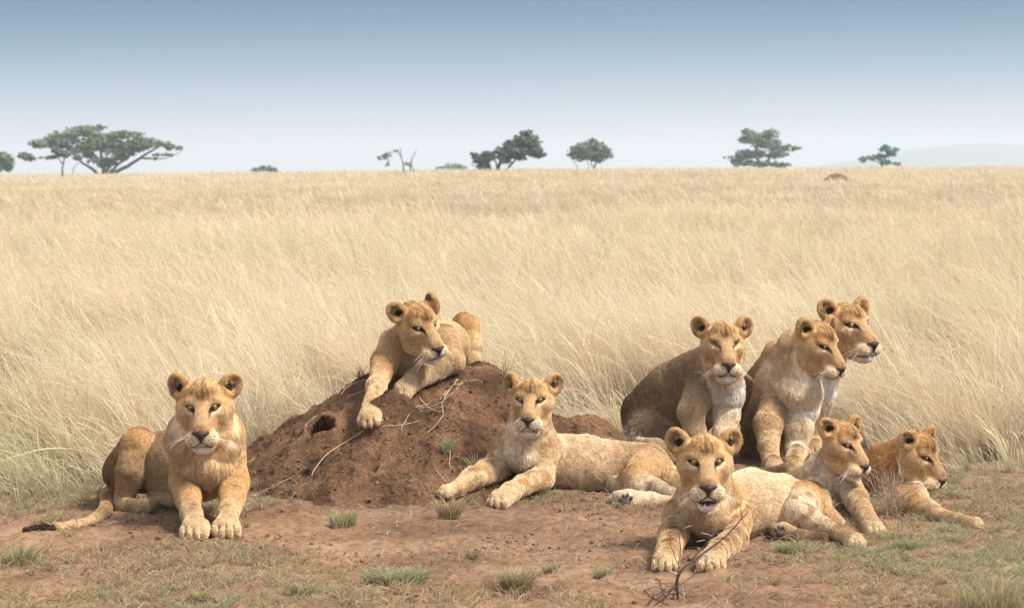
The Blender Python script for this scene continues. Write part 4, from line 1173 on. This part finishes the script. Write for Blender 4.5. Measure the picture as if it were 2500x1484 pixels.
for (a, b), (c, d) in [((1712, 1300), (1740, 1308)), ((1735, 1250), (1720, 1262)), ((1700, 1322), (1722, 1318)), ((1590, 1390), (1612, 1378)), ((1615, 1445), (1640, 1440)), ((1580, 1470), (1600, 1452)), ((1660, 1330), (1640, 1316)),
                       ((1668, 1290), (1690, 1282)), ((1640, 1470), (1618, 1484)), ((1600, 1430), (1590, 1412)), ((1655, 1400), (1630, 1392)), ((1760, 1318), (1752, 1300)), ((1720, 1350), (1735, 1362)), ((1628, 1462), (1650, 1452))]:
    tube_obj('thorn', [bp(a, b), bp((a + c) / 2, (b + d) / 2 - 1), bp(c, d)], [.0015, .0011, .0003], M_thorn, e_b)
e_b2 = empty('thorn_twig', tuple(bp(1600, 1500)), 'tangled thorny twig lying at the bottom left of the thorn branch', 'twig')
for pts in [[(1560, 1500, -.1), (1600, 1450, -.1), (1650, 1420, -.12)], [(1570, 1440, -.1), (1610, 1470, -.1), (1680, 1490, -.1)], [(1590, 1484, -.1), (1640, 1440, -.12), (1700, 1400, -.1)], [(1600, 1410, -.1), (1625, 1450, -.1), (1615, 1490, -.1)]]:
    q = smooth_path(pts, 10, 2.5); tube_obj('twig', [bp(a, b, c) for a, b, c in q], np.linspace(.0028, .0012, 10), M_bark, e_b2)

tick('sec3')
# ------------------------------------------------------------------ trees on the horizon
M_bark2 = plain_mat('tree_bark', (.11, .095, .085), rough=.95, spec=.1, var=.3, scale=2)
M_leaf = attr_mat('tree_leaf', 'coat', rough=.8, spec=.12, noise_amt=.25, nscale=.5, trans=.2)
def tree(label, D, clumps, limbs, leaf=.20, dens=1.0, col=T([.060, .085, .038]), cat='tree', group='trees on the horizon', wisp=0):
    """clumps: (px,py,rx,ry) of leaf masses; limbs: lists of (px,py,r px) from trunk upward"""
    sc = D / FPX
    p0 = limbs[0][0] if limbs else clumps[0][:2]
    e = empty('acacia_tree' if cat == 'tree' else 'bush', tuple(at(p0[0], 425, D)), label, cat, group)
    g = lambda px, py, dy=0: at(px, py, D + dy)
    VV = []; FF = []; off = 0
    for li, l in enumerate(limbs):
        dy0 = 0 if li == 0 else rng.uniform(-1, 1) * 60 * sc
        q = np.array(l, float); n = max(6, len(q) * 3); t = np.linspace(0, 1, len(q)); tt = np.linspace(0, 1, n)
        r = np.stack([np.interp(tt, t, q[:, i]) for i in range(3)], 1); r[1:-1, :2] += rng.normal(0, .8, (n - 2, 2))
        P = [g(a, b, dy0 * s_) for (a, b, _), s_ in zip(r, tt)]
        V, F = tube_mesh(np.array(P), r[:, 2] * sc, 6); VV.append(V); FF.append(F + off); off += len(V)
    if limbs: link('trunk', tri_mesh('tree_trunk', np.concatenate(VV), np.concatenate(FF)), M_bark2, e)
    LV = []; LC = []
    for (px, py, rx, ry) in clumps:
        c = g(px, py, rng.uniform(-.35, .35) * rx * sc); a, b = rx * sc * 1.12, ry * sc * 1.12
        nsub = max(6, int(rx * ry / (7 - 4.2 * wisp)))
        for _ in range(nsub):
            d = unit(rng.normal(0, 1, 3)); q = c + d * T([a, a * .8, b]) * rng.uniform(.25, .95 + .15 * wisp)
            sr = min(a, b) * rng.uniform(.35, .65) * (1 - .3 * wisp)
            nl = int(24 * dens) if not wisp else int(9 * dens)
            u = unit(rng.normal(0, 1, (nl, 3))); ps = q + u * (rng.random((nl, 1)) ** .45) * sr * T([1.35, 1.2, .6])
            n1 = unit(rng.normal(0, 1, (nl, 3)) + T([0, 0, .6])); n2 = unit(np.cross(n1, rng.normal(0, 1, (nl, 3)))); s_ = leaf * rng.uniform(.5, 1.2, (nl, 1))
            n3 = np.cross(n1, n2)
            LV.append(np.stack([ps - n2 * s_, ps + n3 * s_ * .45, ps + n2 * s_, ps - n3 * s_ * .45], 1))
            cc = (col + T([.0, .004, .012])) * 2.2 * rng.uniform(.6, 1.6) * (1 + .4 * T([.6, .5, 0]) * rng.random())  # bluish lift puts distance haze into the leaf colour
            LC.append(np.repeat(np.tile(cc, (nl, 1)) * rng.uniform(.7, 1.3, (nl, 1)), 4, 0))
    LV = np.concatenate(LV); n = len(LV)
    m = mesh_from('tree_crown', LV.reshape(-1, 3), np.arange(n * 4).reshape(n, 4)); vcol(m, 'coat', np.concatenate(LC))
    link('crown', m, M_leaf, e, smooth=False)
    return e
GRN = T([.060, .085, .045]); BLG = T([.070, .085, .070])
tree('wide flat topped umbrella acacia, largest tree at left', 330,
     [(200, 322, 42, 14), (235, 313, 24, 7), (150, 336, 40, 13), (115, 350, 26, 12), (260, 335, 44, 12), (305, 330, 42, 10), (345, 345, 38, 12), (390, 352, 34, 9), (425, 362, 20, 7), (215, 360, 34, 14), (265, 365, 38, 14), (310, 368, 30, 13), (345, 362, 26, 9), (180, 365, 20, 10),
      (235, 392, 24, 10), (270, 395, 22, 12), (215, 380, 20, 8), (295, 385, 20, 10), (400, 378, 30, 4), (370, 387, 26, 3), (190, 385, 14, 6), (250, 408, 16, 6), (240, 348, 50, 12), (330, 355, 40, 10), (160, 348, 34, 10), (290, 355, 36, 10)],
     [[(253, 428, 6), (254, 415, 5), (250, 390, 4), (240, 350, 2)], [(240, 428, 5), (228, 414, 4), (205, 400, 3), (185, 385, 2.5), (160, 360, 1.5)], [(268, 428, 5), (292, 416, 4.5), (320, 402, 4), (350, 380, 3), (400, 352, 1.5)],
      [(256, 426, 4), (275, 395, 3), (300, 350, 1.5)], [(350, 388, 2), (400, 388, 1.2), (440, 372, .8)], [(262, 428, 4), (285, 405, 3), (330, 370, 2)]], dens=.9, col=GRN)
tree('slender thin trunked acacia standing under the left end of the umbrella acacia', 250,
     [(140, 372, 26, 9), (118, 385, 18, 5), (155, 350, 20, 10), (165, 375, 16, 10), (60, 380, 24, 6), (72, 388, 18, 5), (95, 352, 20, 10)],
     [[(153, 436, 2.4), (153, 410, 2.0), (155, 395, 2.0), (160, 370, 1.2)], [(154, 405, 1.5), (147, 390, 1.2), (120, 385, .8), (60, 384, .5)], [(175, 436, 1.1), (177, 420, 1.0), (183, 405, 1), (195, 398, .6)]], dens=.9, col=BLG)
tree('green tree cut off by the left edge of the picture', 300, [(-5, 385, 30, 14), (12, 395, 18, 14), (20, 410, 16, 8), (-12, 405, 26, 14)], [[(-8, 432, 5), (-6, 405, 3), (0, 385, 1.5)]], dens=1.1, col=GRN * T([1, 1.1, 1]))
tree('low round green bush on the horizon left of the dead tree', 380, [(645, 412, 28, 8), (632, 416, 18, 6), (662, 416, 18, 6), (648, 420, 30, 5)], [[(647, 428, 2), (647, 410, 1)]], dens=1.4, col=T([.050, .085, .060]), cat='bush', group='bushes on the horizon')
tree('low bluish bush on the horizon left of the leaning tree', 420, [(1105, 408, 26, 9), (1075, 411, 18, 5), (1125, 412, 18, 6)], [[(1105, 420, 2), (1104, 408, 1)]], dens=1.2, col=T([.060, .105, .085]), cat='bush', group='bushes on the horizon')
tree('ragged nearly dead tree with two bare stems', 215, [(942, 385, 10, 8), (952, 378, 8, 5), (925, 386, 7, 5), (995, 400, 7, 6), (948, 400, 5, 8), (968, 370, 7, 3), (988, 425, 12, 5)],
     [[(988, 430, 1.8), (984, 405, 1.6), (979, 380, 1.2), (978, 362, .7)], [(982, 385, 1), (968, 369, .9), (950, 372, .7), (930, 382, .5), (925, 392, .4)], [(1000, 430, 1.8), (1003, 405, 1.6), (1007, 385, 1.2), (1016, 367, .7)], [(1002, 410, 1.3), (993, 396, .8)], [(1014, 428, 1.2), (1006, 405, 1)]], dens=.16, col=BLG)
tree('dark tree leaning and spreading to the right', 230, [(1283, 340, 26, 12), (1300, 355, 24, 14), (1308, 372, 20, 10), (1265, 352, 18, 10), (1285, 325, 14, 6), (1250, 370, 14, 7), (1195, 375, 16, 6), (1170, 390, 14, 9), (1160, 378, 10, 5), (1180, 405, 16, 7), (1225, 368, 16, 8), (1240, 378, 18, 10), (1258, 365, 20, 10), (1275, 370, 22, 12), (1200, 385, 18, 8), (1232, 392, 14, 8), (1248, 354, 18, 9), (1232, 372, 20, 9), (1318, 380, 14, 6), (1255, 378, 18, 8), (1180, 388, 18, 9), (1270, 385, 14, 6)],
     [[(1212, 432, 5), (1215, 410, 5), (1225, 390, 3.5), (1250, 360, 2.2), (1280, 340, 1.2)], [(1222, 432, 3.5), (1245, 405, 2.8), (1262, 385, 2.2), (1300, 370, 1.2)], [(1208, 430, 3), (1190, 400, 2), (1165, 380, 1)], [(1215, 412, 2.5), (1205, 385, 1.6), (1200, 370, .8)], [(1200, 430, 2), (1175, 415, 1.5), (1150, 400, .8)]], dens=.8, wisp=1, col=T([.058, .068, .050]))
tree('round crowned tree on several thin stems', 290, [(1440, 362, 34, 16), (1420, 380, 24, 12), (1462, 382, 26, 13), (1442, 376, 30, 14), (1415, 370, 20, 13), (1470, 370, 22, 13), (1448, 350, 20, 8), (1400, 378, 14, 5), (1480, 380, 14, 7), (1444, 342, 4, 5)],
     [[(1452, 420, 2.6), (1452, 405, 2.2), (1462, 385, 1.2)], [(1450, 415, 1.6), (1440, 390, 1)], [(1448, 424, 1), (1413, 416, 1), (1405, 402, .8), (1398, 390, .6)], [(1440, 418, .9), (1432, 385, .7)]], dens=.8, wisp=1, col=BLG * T([1, .95, .9]))
tree('broad bushy dark tree with a branch reaching right', 340, [(1840, 335, 30, 14), (1880, 328, 22, 12), (1820, 345, 20, 10), (1870, 350, 34, 14), (1910, 362, 30, 9), (1940, 362, 18, 4), (1815, 380, 26, 14), (1850, 375, 24, 12), (1800, 395, 20, 12), (1900, 378, 26, 12), (1850, 400, 40, 8), (1905, 403, 30, 7), (1782, 384, 16, 3), (1820, 320, 14, 6)],
     [[(1855, 418, 5), (1852, 395, 4), (1845, 360, 2.5)], [(1856, 415, 3.5), (1880, 385, 2.4), (1920, 362, 1.2)], [(1850, 415, 3), (1820, 385, 2)]], dens=.9, col=T([.055, .085, .052]))
tree('small dark green tree, rightmost on the horizon', 380, [(2160, 362, 18, 9), (2175, 375, 18, 8), (2150, 382, 26, 7), (2120, 386, 20, 6), (2190, 366, 12, 5), (2160, 396, 20, 8), (2105, 392, 10, 5), (2185, 400, 16, 5)], [[(2152, 416, 3), (2155, 398, 2.4), (2165, 375, 1.4)], [(2154, 402, 1.6), (2125, 388, 1)]], dens=1.3, col=T([.035, .095, .062]))

# far mound and hills
P = at(2043, 446, 150); xs, yv = np.meshgrid(np.linspace(-1.15, 1.15, 60), np.linspace(-.9, .9, 40))
zz = .48 * np.clip(1 - (xs / 1.1) ** 2 - (yv / .85) ** 2, 0, 1) ** .6 * (.75 + .5 * fbm(np.stack([xs, yv], -1), 2.2, 811, 3))
hb = float(gz(P[0], P[1]))
top_z = at(2043, 432, 150)[2]
tag(link('termite_mound', grid_mesh('far_mound', P[0] + xs * .72, P[1] + yv, top_z - .30 + zz), M_mound), 'small distant reddish termite mound in the plain below the rightmost tree', 'termite mound')
xs = np.linspace(-2600, 2600, 160); rows = np.linspace(0, 1, 14)
def hill_line(x, seed, h): return h * (.35 + fbm(np.stack([x, x * 0], -1), .003, seed, 4) * 1.0)
def hills(name, D, h, seed, x0, x1, mat):
    X, Q = np.meshgrid(xs * .62, rows); env = sstep(150, 700, X)
    Z = hill_line(X, seed, h) * np.sin(Q * math.pi) * env - 20
    return tag(link(name, grid_mesh(name, X, D + Q * 900, Z), mat), kind='structure')
M_hill = plain_mat('far_hill', (.13, .15, .12), rough=1, spec=0, var=.2, scale=.005)
hills('hills', 3300, 52, 21, 350, 2600, M_hill)

tick('sec4')
# ------------------------------------------------------------------ air
def haze(density):
    bm_ = [(-2400, -60, -22), (2400, -60, -22), (2400, 4300, -22), (-2400, 4300, -22)]
    V = bm_ + [(a, b, 46) for a, b, _ in bm_]
    F = [(3, 2, 1, 0), (4, 5, 6, 7), (0, 1, 5, 4), (1, 2, 6, 5), (2, 3, 7, 6), (3, 0, 4, 7)]
    m = bpy.data.meshes.new('haze'); m.from_pydata(V, [], F); m.update()
    mt = bpy.data.materials.new('haze'); mt.use_nodes = True; nt = mt.node_tree; nt.nodes.clear()
    out = nt.nodes.new('ShaderNodeOutputMaterial'); pv = nt.nodes.new('ShaderNodeVolumePrincipled')
    pv.inputs['Color'].default_value = (.82, .90, .98, 1); pv.inputs['Density'].default_value = density; pv.inputs['Anisotropy'].default_value = .3
    nt.links.new(pv.outputs[0], out.inputs['Volume'])
    tag(link('haze', m, mt, smooth=False), 'pale blue haze over the far plain and hills', 'haze', kind='stuff')
HAZE = float(os.environ.get('HAZE', '.00042'))
if HAZE > 0: haze(HAZE)
S.cycles.volume_bounces = 2

tick('sec5')
# ------------------------------------------------------------------ light
SUN_EL, SUN_AZ = R(52), R(78)      # azimuth from +Y (view direction) towards +X
w = bpy.data.worlds.new('World'); S.world = w; w.use_nodes = True
nt = w.node_tree; N = nt.nodes; Lk = nt.links
bg = N['Background']
sky = N.new('ShaderNodeTexSky'); sky.sky_type = 'NISHITA'; sky.sun_disc = False
sky.sun_elevation = SUN_EL; sky.sun_rotation = SUN_AZ; sky.air_density = 1.2; sky.dust_density = 2.5
tc = N.new('ShaderNodeTexCoord'); sp = N.new('ShaderNodeSeparateXYZ'); Lk.new(tc.outputs['Generated'], sp.inputs[0])
rp = N.new('ShaderNodeValToRGB'); rp.color_ramp.interpolation = 'B_SPLINE'
mr = N.new('ShaderNodeMapRange'); mr.inputs['From Min'].default_value = 0; mr.inputs['From Max'].default_value = .072
Lk.new(sp.outputs['Z'], mr.inputs['Value']); Lk.new(mr.outputs['Result'], rp.inputs[0])
def lin(c): return tuple((v / 255 / 12.92) if v / 255 < .04045 else ((v / 255 + .055) / 1.055) ** 2.4 for v in c)
SKYC = [(0.0, (236, 243, 247)), (.12, (228, 238, 244)), (.28, (212, 226, 236)), (.45, (180, 204, 224)), (.62, (140, 182, 210)), (.82, (98, 151, 184)), (1.0, (84, 138, 174))]
els = rp.color_ramp.elements
els[0].position = 0; els[0].color = (*lin(SKYC[0][1]), 1); els[1].position = 1; els[1].color = (*lin(SKYC[-1][1]), 1)
for p, c in SKYC[1:-1]:
    q = els.new(p); q.color = (*lin(c), 1)
EXPO = float(os.environ.get('EXPO', '.92'))
sc1 = N.new('ShaderNodeVectorMath'); sc1.operation = 'SCALE'; sc1.inputs['Scale'].default_value = 8.0 / 2 ** EXPO
Lk.new(rp.outputs[0], sc1.inputs[0])
mx = N.new('ShaderNodeMix'); mx.data_type = 'RGBA'; mx.inputs[0].default_value = .5      # thin even cloud veil over the blue
mx.inputs[7].default_value = (7.6, 7.7, 7.9, 1); Lk.new(sky.outputs[0], mx.inputs[6])
mr2 = N.new('ShaderNodeMapRange'); mr2.inputs['From Min'].default_value = .075; mr2.inputs['From Max'].default_value = .30; Lk.new(sp.outputs['Z'], mr2.inputs['Value'])
mx2 = N.new('ShaderNodeMix'); mx2.data_type = 'RGBA'; Lk.new(mr2.outputs['Result'], mx2.inputs[0]); Lk.new(sc1.outputs[0], mx2.inputs[6]); Lk.new(mx.outputs[2], mx2.inputs[7])
Lk.new(mx2.outputs[2], bg.inputs[0]); bg.inputs[1].default_value = .1
sd = bpy.data.lights.new('sun', 'SUN'); so = bpy.data.objects.new('sun', sd); COL.objects.link(so)
sd.energy = 3.4; sd.angle = R(15); sd.color = (1, .955, .88)
sdir = Vector((math.cos(SUN_EL) * math.sin(SUN_AZ), math.cos(SUN_EL) * math.cos(SUN_AZ), math.sin(SUN_EL)))
sdir = Vector((math.cos(SUN_EL) * math.sin(R(115)), math.cos(SUN_EL) * math.cos(R(115)), math.sin(SUN_EL)))
sky.sun_rotation = R(115)
so.rotation_euler = (-sdir).to_track_quat('-Z', 'Y').to_euler()
S.view_settings.view_transform = 'Standard'; S.view_settings.look = 'None'; S.view_settings.exposure = EXPO; S.view_settings.gamma = 1
S.render.engine = 'CYCLES'
S.cycles.use_denoising = True
S.cycles.denoiser = 'OPENIMAGEDENOISE'
S.cycles.denoising_prefilter = os.environ.get('PF', 'NONE')
S.cycles.use_adaptive_sampling = False
S.cycles.sample_clamp_indirect = 4.0
S.cycles.max_bounces = 6; S.cycles.diffuse_bounces = 3; S.cycles.transmission_bounces = 3; S.cycles.transparent_max_bounces = 6
try: S.cycles_curves.shape = 'RIBBONS'; S.cycles_curves.subdivisions = 2
except Exception: pass
for sp_ in LIONS:
    build_lion(sp_)
